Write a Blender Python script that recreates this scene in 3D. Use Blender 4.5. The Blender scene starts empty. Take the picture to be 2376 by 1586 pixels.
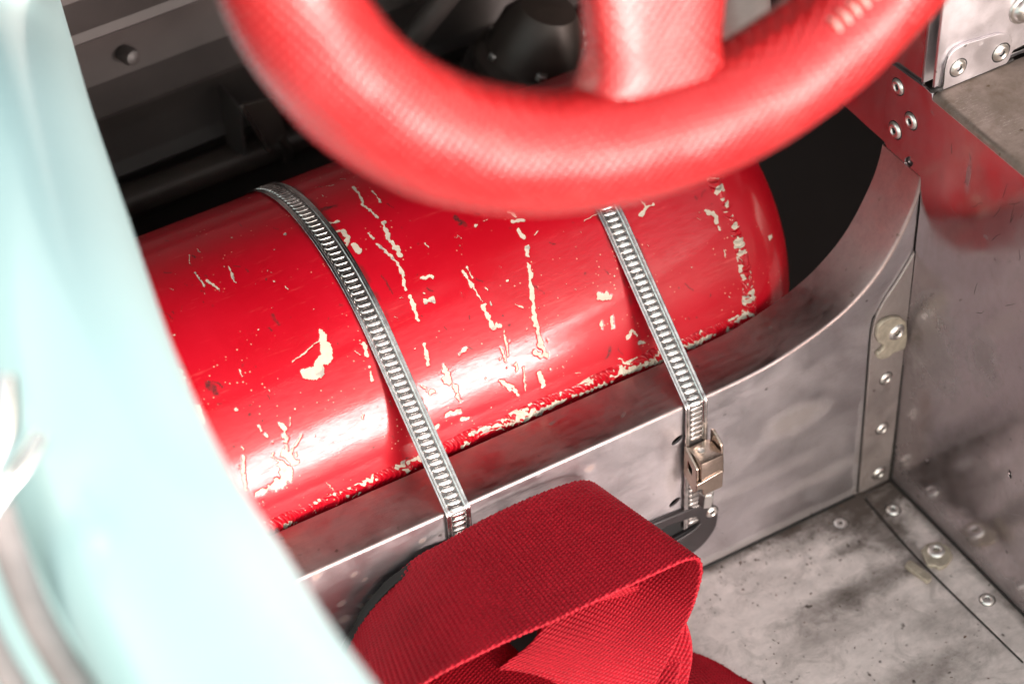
import bpy, bmesh, math, random
import numpy as np
from mathutils import Vector, Matrix

random.seed(4)
rng = np.random.default_rng(7)
S = 0.001                      # everything below is written in millimetres
scene = bpy.context.scene
COL = scene.collection

# ------------------------------------------------------------------ camera
cam_d = bpy.data.cameras.new('camera'); cam = bpy.data.objects.new('camera', cam_d); COL.objects.link(cam)
RIGHT = Vector((0.8620836488, -0.5057702719, -0.0317523934))
DOWN = Vector((-0.3670811303, -0.5800350761, -0.7271937529))
FWD = Vector((0.3493754803, 0.6385575483, -0.6856974779))
mw = Matrix((RIGHT, -DOWN, -FWD)).transposed().to_4x4()
mw.translation = Vector((-352.888, -701.094, 844.426)) * S
cam.matrix_world = mw
cam_d.lens = 85.04; cam_d.sensor_width = 36.0
cam_d.clip_start = 0.01; cam_d.clip_end = 200
cam_d.dof.use_dof = True
cam_d.dof.focus_distance = 1.168
cam_d.dof.aperture_fstop = 5.8
cam_d.dof.aperture_blades = 9
scene.camera = cam

# ------------------------------------------------------------------ sky and sun (low, soft, from behind the seats)
SUN_EL, SUN_AZ = math.radians(6.5), math.radians(17)        # azimuth away from -Y towards +X
w = bpy.data.worlds.new('World'); scene.world = w; w.use_nodes = True
nt = w.node_tree; nt.nodes.clear()
sky = nt.nodes.new('ShaderNodeTexSky'); sky.sky_type = 'NISHITA'; sky.sun_disc = False
sky.sun_elevation = SUN_EL; sky.sun_rotation = math.pi - SUN_AZ
sky.dust_density = 1.0; sky.air_density = 2.0
hs = nt.nodes.new('ShaderNodeHueSaturation'); hs.inputs['Saturation'].default_value = 0.3
bg = nt.nodes.new('ShaderNodeBackground'); bg.inputs['Strength'].default_value = 0.15
wo = nt.nodes.new('ShaderNodeOutputWorld')
nt.links.new(sky.outputs[0], hs.inputs['Color']); nt.links.new(hs.outputs[0], bg.inputs['Color']); nt.links.new(bg.outputs[0], wo.inputs['Surface'])
sd = bpy.data.lights.new('sun', 'SUN'); sd.energy = 0.5; sd.angle = math.radians(19); sd.color = (1.0, 0.91, 0.90)
sun = bpy.data.objects.new('sun', sd); COL.objects.link(sun)
L = Vector((math.sin(SUN_AZ) * math.cos(SUN_EL), -math.cos(SUN_AZ) * math.cos(SUN_EL), math.sin(SUN_EL)))
sun.rotation_euler = L.to_track_quat('Z', 'Y').to_euler()
sun.location = L * 5
scene.view_settings.view_transform = 'Standard'; scene.view_settings.look = 'None'
scene.view_settings.exposure = 2.5; scene.view_settings.gamma = 1.0

# ---- wear and outline measurements (mm)
STROKES=[([(-32.4,214.5),(-47.7,218.8)],0.26,0),([(-64.7,244.0),(-64.7,251.9)],1.15,0),([(-75.0,240.9),(-74.5,242.8)],0.63,0),([(-73.3,245.5),(-72.7,246.9)],0.63,0),([(-57.5,252.6),(-63.7,257.4)],0.31,0),([(-67.4,256.4),(-64.8,262.7)],2.35,0),([(-70.6,262.5),(-69.1,269.1),(-77.7,271.1)],2.2,0),([(-86.3,270.9),(-81.6,270.6)],1.15,0),([(25.5,137.6),(25.0,145.8),(22.8,154.7),(24.8,165.7)],0.63,0),([(32.0,146.3),(30.8,156.7)],0.26,0),([(25.3,169.2),(23.4,178.2),(24.2,190.4)],1.25,0),([(15.8,172.2),(16.6,176.4)],0.52,0),([(17.0,180.2),(20.3,192.0),(20.0,199.6),(17.9,207.3)],0.89,0),([(18.2,211.6),(16.8,223.3)],0.94,0),([(1.4,197.3),(1.8,204.8)],0.42,0),([(27.6,204.8),(32.6,206.9)],0.84,0),([(24.9,216.3),(27.5,217.3)],1.46,0),([(25.7,212.3)],0.52,0),([(2.2,165.0),(5.7,165.2),(5.7,170.9),(1.1,176.1)],1.05,0),([(5.8,176.3),(6.7,180.3)],1.25,0),([(-1.8,150.7),(2.9,157.9),(7.0,158.2)],0.63,0),([(0.7,124.2),(0.5,133.7)],0.52,0),([(-68.2,155.3),(-68.7,165.9)],0.42,0),([(-66.0,162.6),(-63.8,170.1)],0.63,0),([(-52.8,160.1),(-54.4,170.5)],0.37,0),([(-38.1,170.9)],0.52,0),([(-19.3,153.3)],0.63,0),([(48.1,210.0),(49.2,215.2),(49.3,220.0)],0.84,0),([(51.2,208.8),(51.2,214.8)],0.42,0),([(49.3,220.0),(51.0,227.0)],0.16,0),([(50.2,230.2),(51.0,240.2)],1.05,0),([(54.5,230.1)],0.73,0),([(53.5,240.0),(55.4,241.4)],1.05,0),([(67.3,222.4)],0.63,0),([(55.6,244.3),(53.5,257.3)],0.37,0),([(51.0,251.7),(51.8,259.0)],0.31,0),([(15.2,235.2),(13.8,244.9)],0.94,0),([(10.3,235.5)],0.42,0),([(30.3,246.3),(35.4,245.5)],0.52,0),([(20.8,250.5),(20.0,256.5)],1.67,0),([(23.2,260.2),(23.5,267.4)],1.15,0),([(11.1,258.1)],1.25,0),([(5.9,251.9),(8.9,257.2)],0.26,0),([(3.9,259.8),(4.7,267.2)],1.36,0),([(15.0,272.2),(22.5,273.7)],1.05,0),([(22.1,278.5),(25.7,278.8)],0.73,0),([(6.3,278.3),(10.5,275.8)],0.73,0),([(-12.7,224.1),(-13.4,229.5)],0.73,0),([(-14.2,234.8)],0.52,0),([(-14.4,237.6),(-15.9,241.4)],0.73,0),([(45.9,266.6),(52.9,276.4)],0.52,0),([(-98.2,202.6),(-99.9,211.2)],1.36,0),([(-97.9,221.6),(-98.7,228.5)],1.36,0),([(-98.2,248.5),(-98.8,251.6)],1.05,0),([(-87.2,250.9),(-90.4,262.0),(-90.7,266.5)],0.73,0),([(-82.1,229.2)],0.84,0),([(-56.0,198.6)],0.31,0),([(-57.7,222.9)],0.21,0),([(-56.1,239.7)],0.42,0),([(-73.3,255.0)],0.52,0),([(-71.6,250.1)],0.31,0),([(84.9,190.4),(86.1,194.0)],0.86,0),([(83.3,195.8),(89.1,197.3)],0.78,0),([(83.8,201.8),(84.7,205.5)],1.02,0),([(83.9,210.7),(82.2,215.0)],1.25,0),([(80.4,219.7),(79.3,225.0)],1.18,0),([(78.3,227.2),(75.8,234.9),(73.1,244.2),(72.8,250.2),(72.5,259.7),(73.5,264.5)],1.1,0),([(67.6,260.4),(70.1,263.2)],1.18,0),([(65.4,191.0)],0.86,0),([(70.5,190.2),(72.8,190.2)],0.31,0),([(67.4,222.5)],0.71,0),([(66.0,235.0),(69.5,237.7)],0.31,0),([(50.6,229.9),(51.1,240.8)],1.18,0),([(54.6,229.2)],0.71,0),([(54.4,240.8)],1.1,0),([(56.2,244.5),(53.8,256.6)],0.31,0),([(49.2,256.5)],0.71,0),([(67.6,247.7)],0.71,0),([(56.7,262.6),(56.2,266.0)],0.71,0),([(45.9,266.2),(52.4,273.9),(54.2,278.5)],0.63,0),([(67.0,271.4),(68.3,279.0)],1.33,0),([(73.5,271.9)],0.55,0),([(51.6,252.2),(51.9,258.4)],0.24,0),([(110.2,247.4),(113.8,248.8)],2.04,0),([(106.4,259.1),(105.9,262.5)],0.86,0),([(112.5,259.7),(111.6,264.7)],0.86,0),([(98.6,242.9)],0.39,0),([(120.9,240.7)],0.39,0),([(114.9,253.6)],0.24,0),([(118.3,273.0),(121.7,270.7),(124.0,274.0)],0.78,0),([(125.0,279.1),(127.8,279.9)],1.02,0),([(150.3,210.7),(150.5,215.0),(155.4,215.1)],0.63,0),([(150.5,215.0),(146.1,217.9)],0.94,0),([(180.3,228.7),(183.5,232.6),(183.2,235.6)],1.25,0),([(182.7,238.0),(183.7,240.6)],0.63,0),([(191.6,230.2)],1.02,0),([(191.4,241.3)],0.94,0),([(191.3,247.0)],0.63,0),([(182.2,250.2),(181.4,253.5)],0.35,0),([(197.0,234.9),(196.2,236.8)],0.35,0),([(203.6,221.6),(202.2,225.6)],0.27,0),([(193.2,226.7),(194.6,226.8)],0.27,0),([(176.6,227.7)],0.31,0),([(60.1,265.3),(58.2,277.4)],0.35,0),([(39.4,263.0)],0.35,0),([(91.6,273.9)],0.55,0),([(50.1,217.9),(50.5,225.9)],0.27,0),([(55.7,293.1),(71.9,292.6)],1.96,0),([(113.1,291.3),(136.0,293.6)],1.8,0),([(156.0,292.4),(166.1,292.3)],1.41,0),([(185.8,286.2),(191.5,291.7)],0.71,0),([(32.8,289.2),(51.2,291.9)],0.86,0),([(75.8,292.3),(79.6,292.1)],0.55,0),([(176.5,288.2),(182.6,287.8)],0.47,0),([(-47.0,194.5),(-46.7,199.6)],0.63,1),([(58.9,182.7),(60.7,188.4)],1.25,1),([(-14.5,202.9)],0.73,1),([(-70.2,211.5)],0.63,1),([(-89.2,213.4),(-87.6,218.6)],1.36,1),([(-88.3,223.9)],0.94,1),([(-44.1,241.5)],0.63,1),([(59.9,242.7)],0.47,1),([(-25.0,273.0)],0.84,1),([(-75.0,229.9)],0.73,1),([(4.0,146.3),(11.0,146.9)],1.15,1),([(-77.2,233.9)],0.63,1),([(-70.4,177.7)],0.26,1),([(34.4,188.3)],0.26,1),([(31.7,176.4)],0.26,1),([(-47.8,270.1)],0.37,1),([(-89.5,244.9)],0.63,1),([(107.3,274.9),(106.8,277.6)],0.78,1),([(59.6,242.8)],0.55,1),([(177.5,219.9),(178.0,221.0)],0.31,1),([(180.9,221.2),(184.1,218.8)],0.27,1),([(192.8,218.2)],0.47,1),([(80.6,199.0)],0.27,1),([(106.5,233.9)],0.39,1),([(104.6,279.0),(106.8,277.6)],0.31,1),([(184.3,226.1)],0.2,1)]
BIGCHIP=[(-29.8,209.1),(-27.1,213.1),(-28.9,215.9),(-27.6,218.1),(-28.8,224.5),(-32.7,226.8),(-34.5,225.6),(-35.5,229.1),(-38.0,230.9),(-42.5,230.4),(-46.1,228.2),(-46.5,224.6),(-45.2,223.5),(-40.0,224.7),(-36.9,221.8),(-33.8,220.2),(-32.3,215.1)]
NUT_SILL=[[241.1,-2.0,-1.1],[244.0,-2.0,1.3],[249.1,-2.0,1.6],[255.5,-2.0,-1.3],[260.0,-2.0,-7.1],[261.7,-2.0,-18.1],[261.1,-2.0,-26.6],[254.3,-2.0,-25.7],[249.2,-2.0,-27.5],[244.7,-2.0,-26.0],[242.5,-2.0,-23.1],[242.4,-2.0,-20.1],[246.0,-2.0,-19.5],[246.5,-2.0,-16.8],[242.8,-2.0,-13.0],[241.1,-2.0,-7.8]]
NUT_FLOOR=[[243.9,-53.2,-126.0],[248.7,-51.7,-126.0],[255.3,-53.5,-126.0],[257.8,-59.7,-126.0],[255.5,-66.1,-126.0],[248.3,-69.5,-126.0],[243.6,-68.8,-126.0],[243.5,-66.5,-126.0],[239.9,-64.3,-126.0]]
NUT_FLOORTAB=[[233.5,-55.1,-126.0],[235.8,-55.6,-126.0],[238.2,-69.9,-126.0],[236.5,-72.2,-126.0],[233.5,-72.5,-126.0],[230.2,-57.1,-126.0]]
TUBE_EDGE=[[-93.5, 171.7, 199.7], [-113.4, 95.8, 221.1], [-135.3, 1.9, 239.1], [-156.9, -91.5, 257.8], [-169.4, -164.2, 271.2], [-173.4, -215.6, 279.6], [-176.1, -257.0, 283.5], [-176.3, -285.6, 285.9]]

# ------------------------------------------------------------------ materials
TANS = [(-67.5, -29.3, 2.2), (-67.0, -40.5, 3.2), (-57.1, -37.0, 2.0), (-59.4, -13.3, 2.2), (-54.1, -19.8, 1.6), (-22.3, -11.5, 2.0), (-42.6, -30.5, 2.0), (-61.3, -42.8, 1.8), (-78.1, -3.6, 2.4), (-52.8, -33.0, 1.4), (71, -13.7, 3.0)]
def nodes_of(name):
    m = bpy.data.materials.new(name); m.use_nodes = True
    n = m.node_tree; b = n.nodes['Principled BSDF']
    return m, n, b
def N(n, t, **kw):
    x = n.nodes.new(t)
    for k, v in kw.items():
        if k.startswith('i_'):
            x.inputs[k[2:].replace('_', ' ')].default_value = v
        else: setattr(x, k, v)
    return x
def ramp(n, src, stops):
    r = n.nodes.new('ShaderNodeValToRGB'); e = r.color_ramp.elements
    while len(e) > 1: e.remove(e[-1])
    e[0].position = stops[0][0]; c = stops[0][1]; e[0].color = (c, c, c, 1) if isinstance(c, (int, float)) else (*c, 1)
    for p, c in stops[1:]:
        q = e.new(p); q.color = (c, c, c, 1) if isinstance(c, (int, float)) else (*c, 1)
    n.links.new(src, r.inputs[0]); return r.outputs[0]
def mixc(n, fac, a, b, mode='MIX'):
    x = n.nodes.new('ShaderNodeMix'); x.data_type = 'RGBA'; x.blend_type = mode
    for i, v in ((0, fac), (6, a), (7, b)):
        if hasattr(v, 'is_output'): n.links.new(v, x.inputs[i])
        elif isinstance(v, (int, float)): x.inputs[i].default_value = v if i == 0 else (v, v, v, 1)
        else: x.inputs[i].default_value = (*v, 1)
    return x.outputs[2]
def mathn(n, op, a, b=None, clamp=False):
    x = n.nodes.new('ShaderNodeMath'); x.operation = op; x.use_clamp = clamp
    for i, v in ((0, a), (1, b)):
        if v is None: continue
        if hasattr(v, 'is_output'): n.links.new(v, x.inputs[i])
        else: x.inputs[i].default_value = v
    return x.outputs[0]
def noise(n, vec, scale, detail=4, rough=0.55, dist=0.0):
    x = N(n, 'ShaderNodeTexNoise'); x.inputs['Scale'].default_value = scale; x.inputs['Detail'].default_value = detail
    x.inputs['Roughness'].default_value = rough; x.inputs['Distortion'].default_value = dist
    n.links.new(vec, x.inputs['Vector']); return x.outputs[0]
def pos(n, scale=(1, 1, 1), rot=(0, 0, 0), loc=(0, 0, 0)):
    g = n.nodes.new('ShaderNodeNewGeometry'); m = n.nodes.new('ShaderNodeMapping'); m.vector_type = 'POINT'
    m.inputs['Scale'].default_value = scale; m.inputs['Rotation'].default_value = rot; m.inputs['Location'].default_value = loc
    n.links.new(g.outputs['Position'], m.inputs['Vector']); return m.outputs[0]
def bump(n, b, h, strength, dist, prev=None):
    x = n.nodes.new('ShaderNodeBump'); x.inputs['Strength'].default_value = strength; x.inputs['Distance'].default_value = dist
    n.links.new(h, x.inputs['Height'])
    if prev is not None: n.links.new(prev, x.inputs['Normal'])
    n.links.new(x.outputs[0], b.inputs['Normal']); return x.outputs[0]
def blob(n, c, r, seedscale=90):
    """soft mask of one stain: an ellipsoid at c (mm) with radii r (mm), edge broken up by noise"""
    v = pos(n, scale=tuple(1000 / q for q in r), loc=tuple(-cc / rr for cc, rr in zip(c, r)))
    ln = n.nodes.new('ShaderNodeVectorMath'); ln.operation = 'LENGTH'; n.links.new(v, ln.inputs[0])
    nz = noise(n, pos(n), seedscale, 9, 0.75, 0.5)
    d = mathn(n, 'ADD', ln.outputs['Value'], mathn(n, 'MULTIPLY', mathn(n, 'SUBTRACT', nz, 0.5), 1.6))
    return mathn(n, 'SUBTRACT', 1.0, mathn(n, 'SUBTRACT', d, 0.35), clamp=True)
def addm(n, lst):
    o = lst[0]
    for q in lst[1:]: o = mathn(n, 'ADD', o, q, clamp=True)
    return o

def aluminium(name, base=(0.62, 0.58, 0.585), rough=0.30, dirt=0.35, dirt_col=(0.16, 0.115, 0.085), stretch=(1, 6, 6), stains=(), stain_amt=0.8, metal=1.0, scratch=0.12, rot=(0, 0, 0), hazy=0.25, tan=()):
    m, n, b = nodes_of(name)
    p = pos(n)
    big = noise(n, p, 14, 5, 0.6, 0.4)
    streak = noise(n, pos(n, scale=stretch, rot=rot), 60, 6, 0.7, 0.2)
    fine = noise(n, p, 420, 3, 0.6)
    spots = noise(n, p, 130, 2, 0.5)
    film = mathn(n, 'MULTIPLY', ramp(n, mathn(n, 'ADD', mathn(n, 'MULTIPLY', big, 0.55), mathn(n, 'MULTIPLY', streak, 0.45)), [(0.40, 0.0), (0.68, 1.0)]), dirt)
    sp = mathn(n, 'MULTIPLY', ramp(n, spots, [(0.70, 0.0), (0.76, 1.0)]), min(1.0, dirt * 1.6))
    d = mathn(n, 'ADD', film, sp, clamp=True)
    if stains:
        st = addm(n, [mathn(n, 'MULTIPLY', blob(n, c, r), a) for c, r, a in stains])
        d = mathn(n, 'ADD', d, mathn(n, 'MULTIPLY', st, stain_amt), clamp=True)
    col = mixc(n, ramp(n, fine, [(0.3, 0.0), (0.7, 1.0)]), tuple(c * 0.96 for c in base), base)
    col = mixc(n, d, col, dirt_col)
    for kk, (rt, amt) in enumerate((((0.1, 0.15, 0.3), 0.45), ((0.5, -0.6, -0.8), 0.35), ((-0.4, 0.9, 1.3), 0.3))):
        ln_ = noise(n, pos(n, scale=(0.5, 9, 9), rot=rt), 110 + 40 * kk, 2, 0.5)
        ln_ = ramp(n, ln_, [(0.49, 0.0), (0.5, 1.0), (0.51, 0.0)])
        gt = ramp(n, noise(n, pos(n, loc=(kk * 3.1, 0, 0)), 24, 3), [(0.52, 0.0), (0.66, 1.0)])
        col = mixc(n, mathn(n, 'MULTIPLY', mathn(n, 'MULTIPLY', ln_, gt), amt), col, (0.85, 0.80, 0.78) if kk == 0 else (0.07, 0.05, 0.045))
    vs = N(n, 'ShaderNodeTexVoronoi'); vs.inputs['Scale'].default_value = 120; n.links.new(p, vs.inputs['Vector'])
    fl_ = mathn(n, 'MULTIPLY', ramp(n, mathn(n, 'ADD', vs.outputs['Distance'], mathn(n, 'MULTIPLY', noise(n, p, 500, 2), 0.25)), [(0.20, 1.0), (0.27, 0.0)]), ramp(n, noise(n, p, 35, 3, 0.6), [(0.56, 0.0), (0.64, 1.0)]))
    mot = ramp(n, noise(n, p, 55, 9, 0.78, 0.8), [(0.50, 0.0), (0.66, 1.0)])
    col = mixc(n, mathn(n, 'MULTIPLY', mot, dirt * 0.7), col, dirt_col)
    col = mixc(n, mathn(n, 'MULTIPLY', fl_, min(1.0, 0.5 + dirt)), col, (0.05, 0.035, 0.03))
    if tan:      # dried water marks
        tm = addm(n, [blob(n, c, r, 200) for c, r in tan])
        col = mixc(n, mathn(n, 'MULTIPLY', tm, 0.6), col, (0.42, 0.28, 0.22)); d = mathn(n, 'ADD', d, mathn(n, 'MULTIPLY', tm, 0.35), clamp=True)
    n.links.new(col, b.inputs['Base Color'])
    b.inputs['Metallic'].default_value = metal
    n.links.new(mathn(n, 'SUBTRACT', metal, mathn(n, 'MULTIPLY', d, 0.75 * metal), clamp=True), b.inputs['Metallic'])
    hz = ramp(n, noise(n, p, 30, 4, 0.6), [(0.35, 0.0), (0.7, 1.0)])
    r = mathn(n, 'ADD', rough, mathn(n, 'ADD', mathn(n, 'MULTIPLY', d, 0.4), mathn(n, 'MULTIPLY', hz, hazy)), clamp=True)
    n.links.new(r, b.inputs['Roughness'])
    brush = noise(n, pos(n, scale=(stretch[0] * 1.0, stretch[1] * 3, stretch[2] * 3), rot=rot), 350, 2, 0.6)
    v = N(n, 'ShaderNodeTexVoronoi', feature='DISTANCE_TO_EDGE'); v.inputs['Scale'].default_value = 26
    n.links.new(pos(n, scale=(1, 2.6, 2.6), rot=(0.3, 0.5, 0.9)), v.inputs['Vector'])
    scr = ramp(n, v.outputs['Distance'], [(0.0, 0.0), (0.012, 1.0)])
    nb = bump(n, b, brush, scratch, 0.00012)
    nb = bump(n, b, mathn(n, 'MULTIPLY', scr, ramp(n, noise(n, p, 22), [(0.5, 0.0), (0.6, 1.0)])), 0.15, 0.0001, nb)
    bump(n, b, mathn(n, 'ADD', noise(n, p, 18, 2, 0.4), mathn(n, 'MULTIPLY', d, 0.06)), 0.35, 0.0016, nb)
    return m

def simple(name, col, rough=0.5, metal=0.0, coat=0.0, var=0.12, nscale=60, bmp=0.0, bscale=300, coat_rough=0.1):
    m, n, b = nodes_of(name)
    f = noise(n, pos(n), nscale, 5, 0.6)
    n.links.new(mixc(n, ramp(n, f, [(0.3, 0.0), (0.7, 1.0)]), tuple(c * (1 - var) for c in col), tuple(min(1, c * (1 + var)) for c in col)), b.inputs['Base Color'])
    b.inputs['Metallic'].default_value = metal
    n.links.new(mathn(n, 'ADD', rough - 0.06, mathn(n, 'MULTIPLY', f, 0.12)), b.inputs['Roughness'])
    b.inputs['Coat Weight'].default_value = coat; b.inputs['Coat Roughness'].default_value = coat_rough
    if bmp: bump(n, b, noise(n, pos(n), bscale, 3), bmp, 0.0006)
    return m

M = {}
M['sill'] = aluminium('brushed_sill_aluminium', base=(0.64, 0.60, 0.63), rough=0.26, dirt=0.24, stretch=(1, 5, 5), dirt_col=(0.20, 0.165, 0.15), rot=(0, 0, 0), hazy=0.22, tan=[((x, 0, z), (r, 4, r * .8)) for x, z, r in TANS],
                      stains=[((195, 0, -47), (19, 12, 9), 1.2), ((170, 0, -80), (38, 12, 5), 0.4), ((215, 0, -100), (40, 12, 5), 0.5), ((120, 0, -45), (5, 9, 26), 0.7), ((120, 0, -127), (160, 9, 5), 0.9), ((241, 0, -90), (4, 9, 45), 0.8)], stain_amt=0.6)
M['flange'] = aluminium('dull_flange_aluminium', base=(0.47, 0.37, 0.365), rough=0.27, dirt=0.36, stretch=(1, 6, 6), dirt_col=(0.13, 0.085, 0.07), hazy=0.2)
M['wall'] = aluminium('polished_side_aluminium', base=(0.55, 0.49, 0.505), rough=0.10, dirt=0.18, stretch=(5, 2, 1), dirt_col=(0.10, 0.07, 0.065), hazy=0.10, scratch=0.06,
                      stains=[((263, -22, -10), (12, 22, 30), 0.55), ((263, -60, 10), (12, 12, 16), 0.5), ((263, -33, 108), (10, 2, 11), 0.5), ((263, -5, -60), (12, 12, 60), 0.5), ((263, -50, -125), (12, 70, 14), 0.6)])
M['shelf'] = aluminium('dusty_shelf_aluminium', base=(0.34, 0.285, 0.255), rough=0.42, dirt=0.65, stretch=(2, 2, 1), dirt_col=(0.14, 0.095, 0.06))
M['floor'] = aluminium('dirty_floor_aluminium', base=(0.88, 0.79, 0.77), rough=0.5, dirt=0.52, stretch=(1, 1.8, 1.8), dirt_col=(0.10, 0.078, 0.068), scratch=0.3, metal=0.3,
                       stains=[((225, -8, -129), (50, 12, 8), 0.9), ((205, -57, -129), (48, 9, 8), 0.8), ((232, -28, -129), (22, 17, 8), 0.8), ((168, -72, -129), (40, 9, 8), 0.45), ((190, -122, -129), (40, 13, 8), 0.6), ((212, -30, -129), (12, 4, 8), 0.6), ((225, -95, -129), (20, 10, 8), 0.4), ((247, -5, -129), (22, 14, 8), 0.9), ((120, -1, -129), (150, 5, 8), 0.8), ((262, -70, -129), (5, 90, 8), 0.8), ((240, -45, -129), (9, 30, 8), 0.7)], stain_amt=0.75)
M['strip'] = aluminium('dull_strip_aluminium', base=(0.50, 0.45, 0.445), rough=0.42, dirt=0.4, stretch=(3, 3, 1), dirt_col=(0.2, 0.15, 0.12))
M['bulk'] = aluminium('bright_bulkhead_aluminium', base=(0.74, 0.70, 0.73), rough=0.28, dirt=0.2, stretch=(2, 2, 1), dirt_col=(0.18, 0.14, 0.11))
M['rivet'] = simple('bright_rivet_metal', (0.82, 0.79, 0.76), 0.32, 1.0, var=0.1, nscale=500)
M['hole'] = simple('black_hole_inside', (0.006, 0.006, 0.007), 0.8)
M['nut'] = simple('cream_anchor_plate', (0.42, 0.37, 0.30), 0.5, 0.25, var=0.25, nscale=250, bmp=0.3)
M['band'] = simple('stainless_band', (0.60, 0.57, 0.565), 0.24, 1.0, var=0.3, nscale=300, bmp=0.1, bscale=900)
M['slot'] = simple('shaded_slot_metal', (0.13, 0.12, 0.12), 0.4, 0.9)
M['ridge'] = simple('stainless_ridge', (0.72, 0.69, 0.67), 0.26, 1.0, var=0.35, nscale=160)
M['brass'] = simple('nickel_housing', (0.55, 0.44, 0.37), 0.25, 1.0, var=0.1, nscale=300, bmp=0.15, bscale=700)
M['screw'] = simple('zinc_screw', (0.70, 0.68, 0.66), 0.3, 1.0)
M['lug'] = simple('dark_lug_paint', (0.030, 0.025, 0.027), 0.38, 0.2, var=0.2)
M['seal'] = simple('black_sealant', (0.012, 0.010, 0.009), 0.6, bmp=0.5)
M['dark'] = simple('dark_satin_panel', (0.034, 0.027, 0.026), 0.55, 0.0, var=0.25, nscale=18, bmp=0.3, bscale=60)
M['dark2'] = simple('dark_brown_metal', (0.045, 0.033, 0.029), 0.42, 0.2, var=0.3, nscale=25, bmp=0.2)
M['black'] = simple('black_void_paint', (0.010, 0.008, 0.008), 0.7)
M['teal'] = simple('pale_turquoise_paint', (0.62, 0.91, 0.94), 0.4, 0.0, coat=0.4, var=0.03, nscale=8, coat_rough=0.15)
M['white'] = simple('white_gloss_paint', (0.85, 0.82, 0.80), 0.3, 0.0, coat=0.5)
M['stay'] = simple('satin_silver', (0.30, 0.28, 0.27), 0.4, 0.8)
M['chrome'] = simple('bright_chrome', (0.80, 0.78, 0.78), 0.15, 1.0, var=0.05)
M['cable'] = simple('pinkish_grey_hose', (0.42, 0.37, 0.37), 0.5, var=0.2)
M['greyrub_shade'] = simple('grey_rubber_and_shade', (0.10, 0.13, 0.13), 0.55)

def red_paint():
    m, n, b = nodes_of('scratched_red_paint')
    a = n.nodes.new('ShaderNodeAttribute'); a.attribute_name = 'chip'
    k = n.nodes.new('ShaderNodeAttribute'); k.attribute_name = 'scuff'
    p = pos(n)
    red = mixc(n, ramp(n, noise(n, p, 20, 5, 0.6), [(0.35, 0.0), (0.7, 1.0)]), (0.37, 0.0015, 0.009), (0.43, 0.004, 0.015))
    # faint worn streaks running along the bottle
    st = ramp(n, noise(n, pos(n, scale=(1, 9, 9), rot=(0, 0, 0.1)), 38, 6, 0.72), [(0.60, 0.0), (0.78, 1.0)])
    red = mixc(n, mathn(n, 'MULTIPLY', st, 0.22), red, (0.85, 0.16, 0.15))
    # fine dust specks and small dark nicks
    v = N(n, 'ShaderNodeTexVoronoi'); v.inputs['Scale'].default_value = 330; n.links.new(p, v.inputs['Vector'])
    gate = ramp(n, noise(n, p, 45, 2), [(0.50, 0.0), (0.62, 1.0)])
    speck = mathn(n, 'MULTIPLY', ramp(n, v.outputs['Distance'], [(0.10, 1.0), (0.16, 0.0)]), gate)
    red = mixc(n, mathn(n, 'MULTIPLY', speck, 0.65), red, (0.75, 0.42, 0.30))
    grime = ramp(n, noise(n, p, 75, 6, 0.7, 0.6), [(0.66, 0.0), (0.76, 1.0)])
    red = mixc(n, mathn(n, 'MULTIPLY', grime, 0.35), red, (0.20, 0.02, 0.02))
    col = mixc(n, k.outputs['Fac'], red, (0.035, 0.018, 0.018))
    cream = mixc(n, noise(n, p, 260, 4), (0.44, 0.38, 0.30), (0.58, 0.53, 0.45))
    cream = mixc(n, ramp(n, noise(n, p, 150, 4, 0.6), [(0.58, 0.0), (0.64, 0.8)]), cream, (0.27, 0.25, 0.235))
    col = mixc(n, ramp(n, a.outputs['Fac'], [(0.12, 0.0), (0.4, 0.45), (0.55, 0.25), (0.62, 0.0)]), col, (0.16, 0.015, 0.012))
    col = mixc(n, ramp(n, a.outputs['Fac'], [(0.5, 0.0), (0.66, 1.0)]), col, cream)
    n.links.new(col, b.inputs['Base Color'])
    rr = mathn(n, 'ADD', 0.40, mathn(n, 'MULTIPLY', a.outputs['Fac'], 0.35))
    n.links.new(rr, b.inputs['Roughness'])
    cw = mathn(n, 'SUBTRACT', 1.0, mathn(n, 'ADD', a.outputs['Fac'], k.outputs['Fac']), clamp=True)
    n.links.new(mathn(n, 'MULTIPLY', mathn(n, 'MULTIPLY', cw, 0.55), ramp(n, noise(n, pos(n, scale=(1, 5, 5)), 120, 5, 0.7), [(0.35, 0.45), (0.6, 1.0)])), b.inputs['Coat Weight'])
    b.inputs['Specular IOR Level'].default_value = 0.15
    b.inputs['Coat Roughness'].default_value = 0.05
    s1 = noise(n, pos(n, scale=(1.2, 7, 7), rot=(0, 0, 0.25)), 160, 5, 0.7)
    nb = bump(n, b, s1, 0.10, 0.0003)
    bump(n, b, noise(n, p, 26, 3, 0.5), 0.25, 0.0012, nb)
    n.links.new(nb, b.inputs['Coat Normal'])
    return m
M['red'] = red_paint()

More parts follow.
